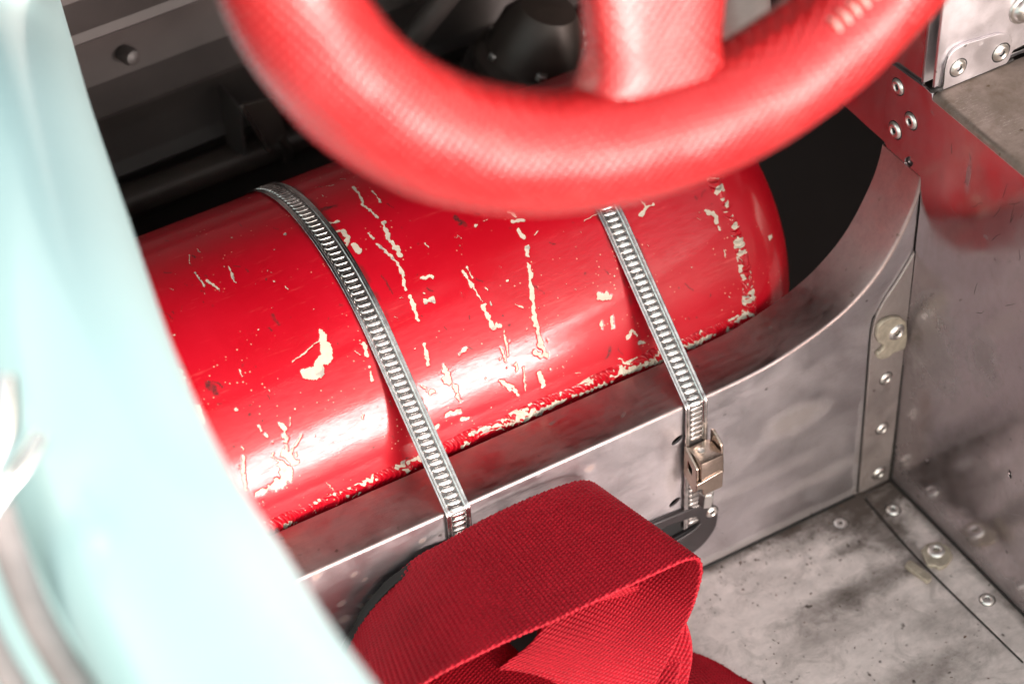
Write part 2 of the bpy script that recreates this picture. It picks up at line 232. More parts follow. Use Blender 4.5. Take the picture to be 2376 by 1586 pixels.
def leather():
    m, n, b = nodes_of('red_perforated_leather')
    p = pos(n)
    g = noise(n, p, 40, 5, 0.6)
    c = mixc(n, ramp(n, g, [(0.35, 0.0), (0.7, 1.0)]), (0.54, 0.007, 0.010), (0.64, 0.012, 0.016))
    gr = ramp(n, noise(n, p, 28, 4, 0.6, 0.5), [(0.56, 0.0), (0.75, 1.0)])
    c = mixc(n, mathn(n, 'MULTIPLY', gr, 0.25), c, (0.42, 0.10, 0.08))
    n.links.new(c, b.inputs['Base Color'])
    b.inputs['Roughness'].default_value = 0.27; b.inputs['Specular IOR Level'].default_value = 0.5
    b.inputs['Coat Weight'].default_value = 0.7; b.inputs['Coat Roughness'].default_value = 0.17
    hs_ = []
    for rot in ((0.2, 0.6, 0.3), (0.2, -0.9, 0.3)):
        wv = N(n, 'ShaderNodeTexWave', wave_type='BANDS', bands_direction='X'); wv.inputs['Scale'].default_value = 105; wv.inputs['Distortion'].default_value = 1.2; wv.inputs['Detail'].default_value = 1
        n.links.new(pos(n, rot=rot), wv.inputs['Vector']); hs_.append(wv.outputs[1])
    hx = mathn(n, 'MULTIPLY', hs_[0], hs_[1])
    n.links.new(mixc(n, mathn(n, 'MULTIPLY', mathn(n, 'SUBTRACT', 1.0, hx), 0.55), c, (0.22, 0.01, 0.012)), b.inputs['Base Color'])
    nb = bump(n, b, hx, 0.7, 0.0010)
    nb2 = bump(n, b, hx, 0.35, 0.0008); n.links.new(nb2, b.inputs['Coat Normal'])
    bump(n, b, noise(n, p, 70, 4, 0.6), 0.4, 0.003, nb)
    return m
M['leather'] = leather()

def webbing():
    m, n, b = nodes_of('red_woven_webbing')
    p = pos(n)
    k = n.nodes.new('ShaderNodeAttribute'); k.attribute_name = 'weave'
    g = noise(n, p, 35, 5, 0.6)
    c = mixc(n, ramp(n, g, [(0.3, 0.0), (0.7, 1.0)]), (0.33, 0.003, 0.013), (0.42, 0.006, 0.019))
    fz = ramp(n, noise(n, p, 900, 2), [(0.35, 0.75), (0.7, 1.1)])
    c = mixc(n, 1.0, c, fz, 'MULTIPLY')
    st = ramp(n, noise(n, p, 60, 5, 0.7, 0.6), [(0.68, 0.0), (0.8, 1.0)])
    c = mixc(n, mathn(n, 'MULTIPLY', st, 0.35), c, (0.22, 0.03, 0.02))
    n.links.new(c, b.inputs['Base Color']); b.inputs['Roughness'].default_value = 0.62
    b.inputs['Specular IOR Level'].default_value = 0.25
    bump(n, b, noise(n, p, 1500, 2), 0.3, 0.0003)
    return m
M['web'] = webbing()

# ------------------------------------------------------------------ object helpers
def tag(o, label=None, cat=None, group=None, kind=None):
    for k, v in (('label', label), ('category', cat), ('group', group), ('kind', kind)):
        if v: o[k] = v
    return o
BASE = {}
def thing(name, label, cat, base=(0, 0, 0), group=None, kind=None):
    o = bpy.data.objects.new(name, None); COL.objects.link(o); o.empty_display_size = 0.01
    o.location = Vector(base) * S; BASE[o.name] = Vector(base)
    tag(o, label, cat, group, kind); return o
def wbase(o):
    v = Vector((0, 0, 0))
    while o is not None: v += BASE.get(o.name, Vector((0, 0, 0))); o = o.parent
    return v
def mesh(name, V, F, mat, parent=None, smooth=False, angle=None):
    """V in world mm"""
    b = wbase(parent) if parent else Vector((0, 0, 0))
    me = bpy.data.meshes.new(name)
    V = np.asarray(V, dtype=np.float64) - np.array(b)
    me.from_pydata((V * S).tolist(), [], F); me.update()
    me.materials.append(M[mat] if isinstance(mat, str) else mat)
    o = bpy.data.objects.new(name, me); COL.objects.link(o)
    if parent: o.parent = parent
    if smooth: me.polygons.foreach_set('use_smooth', [True] * len(me.polygons))
    if angle is not None:
        me.polygons.foreach_set('use_smooth', [True] * len(me.polygons))
        try: me.set_sharp_from_angle(angle=math.radians(angle))
        except Exception: pass
    return o
def fix_normals(o):
    bm = bmesh.new(); bm.from_mesh(o.data); bmesh.ops.recalc_face_normals(bm, faces=bm.faces); bm.to_mesh(o.data); bm.free(); return o
def bevel(o, w, seg=2, ang=40):
    bm = bmesh.new(); bm.from_mesh(o.data)
    es = [e for e in bm.edges if len(e.link_faces) == 2 and e.calc_face_angle(0) > math.radians(ang)]
    bmesh.ops.bevel(bm, geom=es, offset=w * S, segments=seg, profile=0.6, affect='EDGES', clamp_overlap=True)
    bm.to_mesh(o.data); bm.free()
    o.data.polygons.foreach_set('use_smooth', [True] * len(o.data.polygons)); o.data.set_sharp_from_angle(angle=math.radians(35)); return o
AX = {'x': ((0, 1, 0), (0, 0, 1), (1, 0, 0)), 'y': ((1, 0, 0), (0, 0, 1), (0, 1, 0)), 'z': ((1, 0, 0), (0, 1, 0), (0, 0, 1))}
def panel(name, outline, axis, level, thick, mat, parent=None, holes=(), round_=0.35):
    """sheet-metal plate: 2D outline (mm) in the plane normal to axis, from level to level+thick, with real holes"""
    u, v, nrm = (np.array(q, float) for q in AX[axis])
    cu = bpy.data.curves.new(name, 'CURVE'); cu.dimensions = '2D'; cu.fill_mode = 'BOTH'
    r = min(round_, abs(thick) * 0.45)
    cu.extrude = (abs(thick) / 2 - r) * S; cu.bevel_depth = r * S; cu.bevel_resolution = 1; cu.offset = -r * S
    for pts in [outline] + list(holes):
        sp = cu.splines.new('POLY'); sp.points.add(len(pts) - 1); sp.use_cyclic_u = True
        for i, (a, b_) in enumerate(pts): sp.points[i].co = (a * S, b_ * S, 0, 1)
    o = bpy.data.objects.new(name + '_tmp', cu); COL.objects.link(o)
    dg = bpy.context.evaluated_depsgraph_get(); me = bpy.data.meshes.new_from_object(o.evaluated_get(dg))
    bpy.data.objects.remove(o); bpy.data.curves.remove(cu)
    co = np.empty(len(me.vertices) * 3); me.vertices.foreach_get('co', co); co = co.reshape(-1, 3) / S
    b = np.array(wbase(parent)) if parent else np.zeros(3)
    W = co[:, :1] * u + co[:, 1:2] * v + (level + thick / 2 + co[:, 2:3]) * nrm - b
    me.vertices.foreach_set('co', (W * S).ravel()); me.update()
    me.materials.clear(); me.materials.append(M[mat])
    q = bpy.data.objects.new(name, me); COL.objects.link(q)
    if parent: q.parent = parent
    bm = bmesh.new(); bm.from_mesh(me); bmesh.ops.remove_doubles(bm, verts=bm.verts, dist=1e-6); bmesh.ops.recalc_face_normals(bm, faces=bm.faces); bm.to_mesh(me); bm.free()
    return q
def ellipse(cx, cy, rx, ry, n=20, rot=0.0):
    c, s = math.cos(rot), math.sin(rot); o = []
    for i in range(n):
        a = 2 * math.pi * i / n; x, y = rx * math.cos(a), ry * math.sin(a); o.append((cx + c * x - s * y, cy + s * x + c * y))
    return o
def rounded(pts, r, n=4):
    out = []
    for i, p in enumerate(pts):
        a = Vector(pts[i - 1]) ; b = Vector(p); c = Vector(pts[(i + 1) % len(pts)])
        rr = r[i] if isinstance(r, (list, tuple)) else r
        if rr <= 0: out.append(tuple(b)); continue
        d1 = (a - b); d2 = (c - b); q1 = b + d1.normalized() * min(rr, d1.length * .45); q2 = b + d2.normalized() * min(rr, d2.length * .45)
        for k in range(n + 1):
            t = k / n; out.append(tuple(q1 * (1 - t) ** 2 + b * 2 * t * (1 - t) + q2 * t ** 2))
    return out
def grid_faces(nu, nv, cu=False, cv=False):
    i = np.arange(nu if cu else nu - 1)[:, None]; j = np.arange(nv if cv else nv - 1)[None, :]
    i2 = (i + 1) % nu; j2 = (j + 1) % nv
    return np.stack([i * nv + j, i2 * nv + j, i2 * nv + j2, i * nv + j2], -1).reshape(-1, 4)
def fastmesh(name, V, F, mat, parent=None, attrs=None):
    b = np.array(wbase(parent)) if parent else np.zeros(3)
    me = bpy.data.meshes.new(name); V = (np.asarray(V, dtype=np.float64) - b) * S; F = np.asarray(F)
    me.vertices.add(len(V)); me.vertices.foreach_set('co', V.ravel())
    me.loops.add(F.size); me.loops.foreach_set('vertex_index', F.ravel().astype(np.int32))
    me.polygons.add(len(F)); me.polygons.foreach_set('loop_start', np.arange(0, F.size, 4, dtype=np.int32)); me.polygons.foreach_set('loop_total', np.full(len(F), 4, dtype=np.int32))
    me.polygons.foreach_set('use_smooth', np.ones(len(F), dtype=bool))
    me.update(calc_edges=True); me.materials.append(M[mat])
    for k, a in (attrs or {}).items():
        at = me.attributes.new(k, 'FLOAT', 'POINT'); at.data.foreach_set('value', np.asarray(a, dtype=np.float32).ravel())
    o = bpy.data.objects.new(name, me); COL.objects.link(o)
    if parent: o.parent = parent
    return o
def tube_path(name, pts, rad, mat, parent=None, nseg=16, sub=8, flat=1.0, closed=False):
    P = [Vector(p) for p in pts]
    def cr(p0, p1, p2, p3, t): return 0.5 * ((2 * p1) + (-p0 + p2) * t + (2 * p0 - 5 * p1 + 4 * p2 - p3) * t * t + (-p0 + 3 * p1 - 3 * p2 + p3) * t ** 3)
    Q = []; R_ = []
    rads = rad if isinstance(rad, (list, tuple)) else [rad] * len(P)
    for i in range(len(P) - 1):
        for k in range(sub):
            t = k / sub; Q.append(cr(P[max(i - 1, 0)], P[i], P[i + 1], P[min(i + 2, len(P) - 1)], t)); R_.append(rads[i] * (1 - t) + rads[i + 1] * t)
    Q.append(P[-1]); R_.append(rads[-1])
    T = [(Q[min(i + 1, len(Q) - 1)] - Q[max(i - 1, 0)]).normalized() for i in range(len(Q))]
    up = Vector((0, 0, 1)) if abs(T[0].z) < 0.9 else Vector((1, 0, 0)); V = []
    n1 = (up - T[0] * up.dot(T[0])).normalized()
    for q, t, r in zip(Q, T, R_):
        n1 = (n1 - t * n1.dot(t)).normalized(); n2 = t.cross(n1)
        for j in range(nseg):
            a = 2 * math.pi * j / nseg; V.append(q + n1 * (math.cos(a) * r) + n2 * (math.sin(a) * r * flat))
    F = grid_faces(len(Q), nseg, cv=True).tolist()
    F.append(list(range(nseg))[::-1]); F.append([len(V) - nseg + j for j in range(nseg)])
    o = mesh(name, V, F, mat, parent, angle=50); return fix_normals(o)
def lathe(name, prof, axis_o, axis_d, mat, parent=None, nseg=32, ang=35):
    """prof: (r, h) list, revolved about the axis"""
    d = Vector(axis_d).normalized(); u = d.orthogonal().normalized(); v = d.cross(u); o_ = Vector(axis_o); V = []; F = []
    for r, h in prof:
        for j in range(nseg):
            a = 2 * math.pi * j / nseg; V.append(o_ + d * h + (u * math.cos(a) + v * math.sin(a)) * max(r, 1e-3))
    F = grid_faces(len(prof), nseg, cv=True).tolist()
    F.append(list(range(nseg))); F.append([len(V) - nseg + j for j in range(nseg)][::-1])
    return fix_normals(mesh(name, V, F, mat, parent, angle=ang))
def box(name, lo, hi, mat, parent=None, bev=0.5, rot=None, piv=None):
    V = [Vector((x, y, z)) for x in (lo[0], hi[0]) for y in (lo[1], hi[1]) for z in (lo[2], hi[2])]
    if rot is not None:
        pv = Vector(piv) if piv else (Vector(lo) + Vector(hi)) / 2; R_ = rot.to_3x3(); V = [pv + R_ @ (q - pv) for q in V]
    F = [[0, 1, 3, 2], [4, 6, 7, 5], [0, 4, 5, 1], [2, 3, 7, 6], [0, 2, 6, 4], [1, 5, 7, 3]]
    o = fix_normals(mesh(name, V, F, mat, parent))
    if bev: bevel(o, bev)
    return o

# one pop-rivet head mesh shared by every rivet: domed ring with a dark drilled centre
def rivet_mesh():
    prof = [(3.85, -0.3), (3.8, 0.05), (3.35, 0.06), (3.3, 0.15), (3.1, 0.45), (2.6, 0.85), (2.2, 1.05), (1.8, 1.0), (1.55, 0.8), (1.45, 0.7), (1.3, 0.75), (1.15, 0.6), (1.0, 0.2), (0.9, -0.6)]
    o = lathe('rivet', prof, (0, 0, 0), (0, 0, 1), 'rivet', None, 28, 60)
    me = o.data; bpy.data.objects.remove(o)
    me.materials.append(M['hole'])
    for p in me.polygons:
        if len(p.vertices) > 4 or (p.center.x ** 2 + p.center.y ** 2) ** .5 < 0.00108 or (p.center.x ** 2 + p.center.y ** 2) ** .5 > 0.00331: p.material_index = 1
    return me
RIV = rivet_mesh()
def rivet(parent, at, nrm, scale=1.0, name='rivet', tilt=0.0):
    o = bpy.data.objects.new(name, RIV); COL.objects.link(o); o.parent = parent
    o.location = (Vector(at) - wbase(parent)) * S
    q = Vector(nrm).to_track_quat('Z', 'Y').to_euler(); q.rotate_axis('Z', random.random() * 6)
    scale *= random.uniform(1.08, 1.2); o.rotation_euler = q; o.scale = (scale, scale * (1 + tilt), scale); return o

# ------------------------------------------------------------------ the floor
FZ = -128.7
def floor():
    fl = panel('floor', [(-420, 330), (700, 330), (700, -420), (-420, -420)], 'z', FZ - 2, 2, 'floor')
    tag(fl, 'dirty bare aluminium cockpit floor with dark smears', kind='structure')
    BASE[fl.name] = Vector((0, 0, 0))
    rng2 = random.Random(3)
    strip = panel('edge_strip', rounded([(243, -5), (240.5, -56), (243, -140), (247, -230), (262.6, -230), (262.6, -3)], [3, 0, 0, 0, 0, 0]), 'z', FZ, 1.3, 'floor', fl)
    for x, y in ((250, -21), (253, -98), (254, -150)): rivet(strip, (x, y, FZ + 1.3), (0, 0, 1), 1.05)
    nut = panel('anchor_plate', rounded([tuple(p[:2]) for p in NUT_FLOOR], 1.0, 2), 'z', FZ + 1.3, 2.6, 'nut', strip, round_=0.8)
    rivet(strip, (250, -58.5, FZ + 3.6), (0, 0, 1), 1.25)
    panel('anchor_tab', rounded([tuple(p[:2]) for p in NUT_FLOORTAB], 0.8, 2), 'z', FZ + 0.2, 2.6, 'nut', fl, round_=0.8)
    r = rivet(fl, (221, -13, FZ), (0, 0, 1), 1.0); r.scale = (1.1, 1.1, 0.35)
    # grit and crumbs lying on the floor: nobody could count them
    V = []; F = []
    for i in range(420):
        x = rng2.uniform(100, 262); y = rng2.uniform(-150, 0); s = rng2.choice([0.25, 0.35, 0.5, 0.7]) * rng2.uniform(.6, 1.3)
        if rng2.random() < 0.45: y = -rng2.random() ** 2 * 40; 
        c = Vector((x, y, FZ + s * .3)); b0 = len(V); ax = [Vector((rng2.uniform(-1, 1), rng2.uniform(-1, 1), rng2.uniform(-.4, .4))).normalized() * s * rng2.uniform(.5, 1.6) for _ in range(2)] + [Vector((0, 0, s * .5))]
        for a in ax: V.append(c + a); V.append(c - a)
        for a, b_, c_ in ((0, 2, 4), (2, 1, 4), (1, 3, 4), (3, 0, 4), (2, 0, 5), (1, 2, 5), (3, 1, 5), (0, 3, 5)): F.append([b0 + a, b0 + b_, b0 + c_])
    g = mesh('grit', V, F, simple('brown_grit', (0.10, 0.06, 0.045), 0.8, var=0.6, nscale=400)); tag(g, 'brown grit and crumbs scattered over the aluminium floor', 'grit', kind='stuff')
    tube_path('joint_bead', [(242.6, -6, FZ + .5), (240.2, -56, FZ + .5), (242.7, -140, FZ + .5)], 0.55, 'seal', fl, 8, 4)
    tube_path('joint_bead', [(262.4, -2, FZ + 1.6), (262.4, -40, FZ + 1.5), (262.3, -120, FZ + 1.4), (262.5, -230, FZ + 1.3)], [1.5, 1.1, .7, .6], 'seal', fl, 8, 6)
    return fl
# ------------------------------------------------------------------ the sill with its curved cut-out
EDGE = [(-420, 0), (-300, 0), (-150, 0.4), (-60, 0.2), (40, 0), (100, 0), (139, 0), (157, 0.3), (172, 1.2), (184, 3.2), (196, 6.2), (209, 10.5), (222, 16.5), (233, 24.5), (242, 33.5), (249, 44), (254.5, 55), (259, 66), (261.5, 76), (262.7, 84.5)]
def smooth_poly(P, k=6):
    P = [Vector(p) for p in P]; out = []
    for i in range(len(P) - 1):
        p0, p1, p2, p3 = P[max(i - 1, 0)], P[i], P[i + 1], P[min(i + 2, len(P) - 1)]
        for j in range(k):
            t = j / k; out.append(0.5 * ((2 * p1) + (-p0 + p2) * t + (2 * p0 - 5 * p1 + 4 * p2 - p3) * t * t + (-p0 + 3 * p1 - 3 * p2 + p3) * t ** 3))
    out.append(P[-1]); return out
def sill():
    t = thing('sill_panel', 'bare aluminium sill with a curved flanged cut-out around the red gas bottle', 'metal sill', (0, 0, FZ))
    E = smooth_poly(EDGE, 6); r = 1.6
    nrm = []
    for i in range(len(E)):
        d = (E[min(i + 1, len(E) - 1)] - E[max(i - 1, 0)]).normalized(); nrm.append(Vector((-d.y, d.x)))
    inner = [(e - n_ * r) for e, n_ in zip(E, nrm)]
    inner = [q for q in inner if q.x < 262.5 and q.y < 81]
    out = [(-420, FZ)] + [(q.x, q.y) for q in inner] + [(262.6, inner[-1].y), (262.6, FZ)]
    panel('face_panel', out, 'y', 0, 1.6, 'sill', t, holes=[ellipse(122.3, -22, 3.6, 2.2, 18, 0.5), ellipse(121.5, -67, 3.6, 2.2, 18, 0.5)], round_=0.1)
    # folded lip and flange, swept along the cut-out edge
    prof = [(0.0, -r)] + [(r - r * math.cos(a), -r + r * math.sin(a)) for a in (math.pi / 10, math.pi / 5, 3 * math.pi / 10, 2 * math.pi / 5, math.pi / 2)] + [(8, 0.02), (20, 0), (31.3, 0), (31.6, -0.4), (31.3, -1.5), (4, -1.5), (1.6, -2.2)]
    V = []
    for e, n_ in zip(E, nrm):
        for y, h in prof: V.append((e.x + n_.x * h, y, e.y + n_.y * h))
    o = fix_normals(mesh('flange', V, grid_faces(len(E), len(prof), cv=True).tolist(), 'flange', t, angle=30))
    # corner strip riveted up the right-hand end
    cs = [(241.4, FZ + 1.5), (240.6, -60), (239.8, -6), (241.5, 4), (246, 12.5), (253.5, 22.5), (260.5, 33.5), (262.4, 38), (262.4, FZ + 1.5)]
    strip = panel('corner_strip', rounded(cs, [2, 0, 6, 3, 4, 3, 1, 0, 0], 4), 'y', -1.7, 1.5, 'strip', t)
    for x, z in ((252, -45), (253, -83), (254, -118)): rivet(strip, (x, -1.7, z), (0, -1, 0), 1.0)
    panel('anchor_plate', rounded([(p[0], p[2]) for p in NUT_SILL], 1.2, 3), 'y', -4.2, 2.5, 'nut', strip, round_=0.8)
    rivet(strip, (254, -4.0, -11), (0, -1, 0), 1.3)
    panel('hole_lining', ellipse(122.3, -22, 4.6, 3.2, 18, 0.5), 'y', 3.5, 0.6, 'hole', t); panel('hole_lining', ellipse(121.5, -67, 4.6, 3.2, 18, 0.5), 'y', 3.5, 0.6, 'hole', t)
    tube_path('joint_bead', [(241.2, -.5, FZ + 2), (240.4, -.4, -60), (239.6, -.3, -6), (241.4, -.3, 4)], [0.6, .5, .3, .3], 'seal', t, 8, 5)
    tube_path('joint_bead', [(262.4, -1.9, FZ + 1), (262.5, -1.8, -90), (262.5, -1.8, -40)], [1.4, .7, .3], 'seal', t, 8, 5)
    # dirty joint line at the foot
    tube_path('joint_bead', [(-300, -0.8, FZ + .3), (0, -0.8, FZ + .3), (130, -0.9, FZ + .3), (239, -0.9, FZ + .5)], 0.9, 'seal', t, 8, 4)
    return t
# ------------------------------------------------------------------ the side box (wall and shelf) on the right
XW, SZ = 262.9, 137.0
def side_box():
    t = thing('side_box', 'scuffed aluminium side box wall with dusty top shelf, reflecting the red bottle', 'metal panel', (XW, 0, FZ))
    c = 3.5
    out = [(-430, FZ)] + [(-430, SZ - c)] + rounded([(-1.5, SZ - c), (-1.0, SZ - 0.4), (5, SZ - .2), (33, 134.5), (32.6, 112), (31.5, 88), (27, 83), (17, 82.5), (7, 81.5), (0.2, 80), (-1.2, 68), (-1.2, FZ)], [0, 0, 0, 5, 0, 6, 3, 2, 2, 2, 0, 0], 4)
    panel('wall_panel', out, 'x', XW, 1.6, 'wall', t, holes=[ellipse(10.5, 87.5, 4.6, 2.5, 16, 2.2), ellipse(-90, -45, 2.6, 1.4, 12, 1.2)], round_=0.12)
    panel('hole_lining', ellipse(10.5, 87.5, 7, 5, 16), 'x', XW + 3.0, 0.6, 'hole', t); panel('hole_lining', ellipse(-90, -45, 4, 3, 12), 'x', XW + 2.4, 0.6, 'hole', t)
    # rounded bend and the shelf on top
    prof = [(XW, SZ - c)] + [(XW + c - c * math.cos(a), SZ - c + c * math.sin(a)) for a in [math.pi / 2 * k / 6 for k in range(1, 7)]] + [(XW + 8, SZ), (700, SZ), (700, SZ - 1.5), (XW + c, SZ - 1.5), (XW + 1.5, SZ - c)]
    ys = [-430, -300, -200, -100, -50, -20, -1.6]
    V = [(x, y, z) for y in ys for x, z in prof]
    F = grid_faces(len(ys), len(prof), cv=True).tolist(); F.append(list(range(len(prof)))); F.append([len(V) - len(prof) + j for j in range(len(prof))])
    fix_normals(mesh('top_shelf', V, F, 'shelf', t, angle=30))
    for y, z in ((24, 125), (12, 112), (23, 99)): rivet(t, (XW, y, z), (-1, 0, 0), 1.15)
    # black gouges and pencil-like marks on the wall
    rr = random.Random(5)
    for k in range(16):
        y, z = rr.uniform(-75, -15), rr.uniform(20, 118); l = rr.uniform(3, 14); a = rr.uniform(1.0, 2.4)
        pts = [(XW - 0.02, y + l * q * math.cos(a) + rr.uniform(-.5, .5), z + l * q * math.sin(a) + rr.uniform(-.5, .5)) for q in (0, .3, .6, 1)]
        tube_path('scratch_mark', pts, [0.05, 0.13, 0.1, 0.04], 'seal', t, 5, 3)
    return t
# ------------------------------------------------------------------ the bulkhead above the shelf
def bulkhead():
    t = thing('bulkhead', 'bright aluminium bulkhead with rounded riveted cover plate above the shelf', 'metal panel', (264, 0, SZ))
    panel('face_panel', rounded([(264.5, SZ + 1.5), (264.5, 362), (700, 362), (700, SZ + .5)], 0.5, 2), 'y', -0.5, 2.0, 'bulk', t, holes=[rounded([(309, 133.8 + 4.5), (311, 143), (345, 146), (345, 140), (330, 138.6)], 1.2, 3)])
    panel('hole_lining', [(306, 137.5), (306, 148), (350, 148), (350, 137.5)], 'y', 4.0, 0.6, 'hole', t)
    # second skin with its own bright raw edge, and the flange that runs back from it
    panel('rear_skin', [(263.4, SZ + 1.0), (263.4, 362), (700, 362), (700, SZ + 1)], 'y', 6.6, 1.6, 'bulk', t)
    panel('return_flange', [(8.4, 84), (8.4, 362), (260, 362), (260, 86), (67, 85), (30, 84)], 'x', XW + 1.9, 1.6, 'wall', t)
    cp = panel('cover_plate', rounded([(268.4, 137.6), (268.2, 153), (271.5, 159.5), (279, 160.4), (302, 157.8), (308.3, 152.5), (309, 141), (306.5, 137.6)], [1, 3, 3, 3, 4, 3, 2, 1], 4), 'y', -2.2, 1.6, 'bulk', t)
    rivet(cp, (276.3, -2.2, 147.6), (0, -1, 0), 1.25); rivet(cp, (302, -2.2, 146), (0, -1, 0), 1.25)
    sc = lathe('dome_screw', [(8.6, 0), (8.6, .8), (8.0, 1.4), (7.0, 1.6), (6.8, 2.4), (6.0, 3.8), (4.6, 4.9), (2.8, 5.5), (2.4, 5.4), (2.2, 3.0), (0.1, 3.0)], (314, -0.5, 166.5), (0, -1, 0), 'screw', t, 36, 50)
    tube_path('sealant_bead', [(266, -1.2, 137.2), (280, -1.4, 137.4), (292, -1.2, 137.2), (300, -1.7, 137.6), (311, -1.0, 137.6)], [0.9, 0.5, 0.9, 0.6, 1.1], 'seal', t, 8, 5)
    tube_path('sealant_bead', [(264, 1, 137), (265.5, -1, 138.5), (267.8, -2.2, 140), (267.9, -2.2, 150), (269, -2.2, 157)], [1.6, 1.4, .5, .3, .2], 'seal', t, 8, 5)
    return t

# ------------------------------------------------------------------ the red gas bottle
CR, CY, CZ, XE = 97.4, 132.2, -14.1, 191.8
class VN:
    def __init__(s, seed): s.g = np.random.default_rng(seed).random((256, 256))
    def __call__(s, x, y):
        xi = np.floor(x).astype(int); yi = np.floor(y).astype(int); fx = x - xi; fy = y - yi; fx = fx * fx * (3 - 2 * fx); fy = fy * fy * (3 - 2 * fy)
        g = s.g; a = g[xi % 256, yi % 256]; b_ = g[(xi + 1) % 256, yi % 256]; c = g[xi % 256, (yi + 1) % 256]; d = g[(xi + 1) % 256, (yi + 1) % 256]
        return (a * (1 - fx) + b_ * fx) * (1 - fy) + (c * (1 - fx) + d * fx) * fy
vn1, vn2, vn3 = VN(1), VN(2), VN(3)
def wear(X, SS):
    """paint loss (chip) and dark scuffs at bottle coordinates X (mm along) and SS (mm round)"""
    chip = np.zeros(X.shape); scf = np.zeros(X.shape)
    jx = (vn1(X / 1.1, SS / 1.1) - .5) * 1.1 + (vn2(X / 2.9, SS / 2.9) - .5) * 1.6; jy = (vn2(X / 1.1 + 40, SS / 1.1) - .5) * 1.1 + (vn3(X / 2.9, SS / 2.9) - .5) * 1.6
    XX = X + jx * .6; YY = SS + jy * .6; nz = (vn3(X / 1.6, SS / 1.6) - .5)
    for pts, r, kind in STROKES:
        P = np.array(pts); lo = P.min(0) - r - 3; hi = P.max(0) + r + 3
        m = (X > lo[0]) & (X < hi[0]) & (SS > lo[1]) & (SS < hi[1])
        if not m.any(): continue
        x, y = XX[m], YY[m]; best = np.full(x.shape, 1e9)
        segs = [(P[i], P[i + 1]) for i in range(len(P) - 1)] or [(P[0], P[0] + 1e-3)]
        for a, b_ in segs:
            d = b_ - a; tt = np.clip(((x - a[0]) * d[0] + (y - a[1]) * d[1]) / (d @ d), 0, 1)
            best = np.minimum(best, np.hypot(x - a[0] - tt * d[0], y - a[1] - tt * d[1]))
        rr = r * (0.92 + nz[m] * 1.3) + 0.05
        v = np.clip((rr - best) / 0.25 + .5, 0, 1)
        if kind == 0: chip[m] = np.maximum(chip[m], v)
        else: scf[m] = np.maximum(scf[m], np.clip((rr - best) / 1.0 + .5, 0, 1) * .8 * (0.4 + vn1(x * 1.3, y * 1.3)))
    B = np.array(BIGCHIP); lo = B.min(0) - 3; hi = B.max(0) + 3
    m = (X > lo[0]) & (X < hi[0]) & (SS > lo[1]) & (SS < hi[1])
    if m.any():
        x, y = XX[m] , YY[m]; ins = np.zeros(x.shape, bool)
        for i in range(len(B)):
            a, b_ = B[i], B[i - 1]; c = ((a[1] > y) != (b_[1] > y)); dd = (b_[1] - a[1]) if abs(b_[1] - a[1]) > 1e-9 else 1e-9
            ins ^= c & (x < (b_[0] - a[0]) * (y - a[1]) / dd + a[0])
        chip[m] = np.maximum(chip[m], ins.astype(float))
    # grime rubbed in beside the two clamps and along the foot of the bottle
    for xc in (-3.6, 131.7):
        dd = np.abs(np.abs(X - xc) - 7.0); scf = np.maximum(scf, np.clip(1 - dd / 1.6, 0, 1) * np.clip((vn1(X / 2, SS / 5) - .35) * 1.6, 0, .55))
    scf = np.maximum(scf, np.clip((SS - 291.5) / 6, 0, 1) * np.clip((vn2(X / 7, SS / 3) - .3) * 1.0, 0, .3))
    # many tiny nicks
    rn = np.random.default_rng(11)
    n_n = 260; nx = rn.uniform(-112, 190, n_n); ns = rn.uniform(95, 296, n_n); nr_ = rn.uniform(.12, .42, n_n) ** 1.0; nl = rn.exponential(1.0, n_n); na = rn.normal(1.15, .5, n_n); nk = rn.random(n_n)
    for i in range(n_n):
        lo = nl[i] + 2; m = (abs(X - nx[i]) < lo) & (abs(SS - ns[i]) < lo)
        if not m.any(): continue
        dx, ds = math.cos(na[i]), math.sin(na[i]); ax_ = XX[m] - nx[i]; as_ = YY[m] - ns[i]; q = np.clip(ax_ * dx + as_ * ds, -nl[i], nl[i])
        v = np.clip((nr_[i] - np.hypot(ax_ - q * dx, as_ - q * ds)) / 0.25 + .5, 0, 1)
        if nk[i] < .55: chip[m] = np.maximum(chip[m], v * .8)
        else: scf[m] = np.maximum(scf[m], v * .8)
    return chip, np.clip(scf, 0, 1)
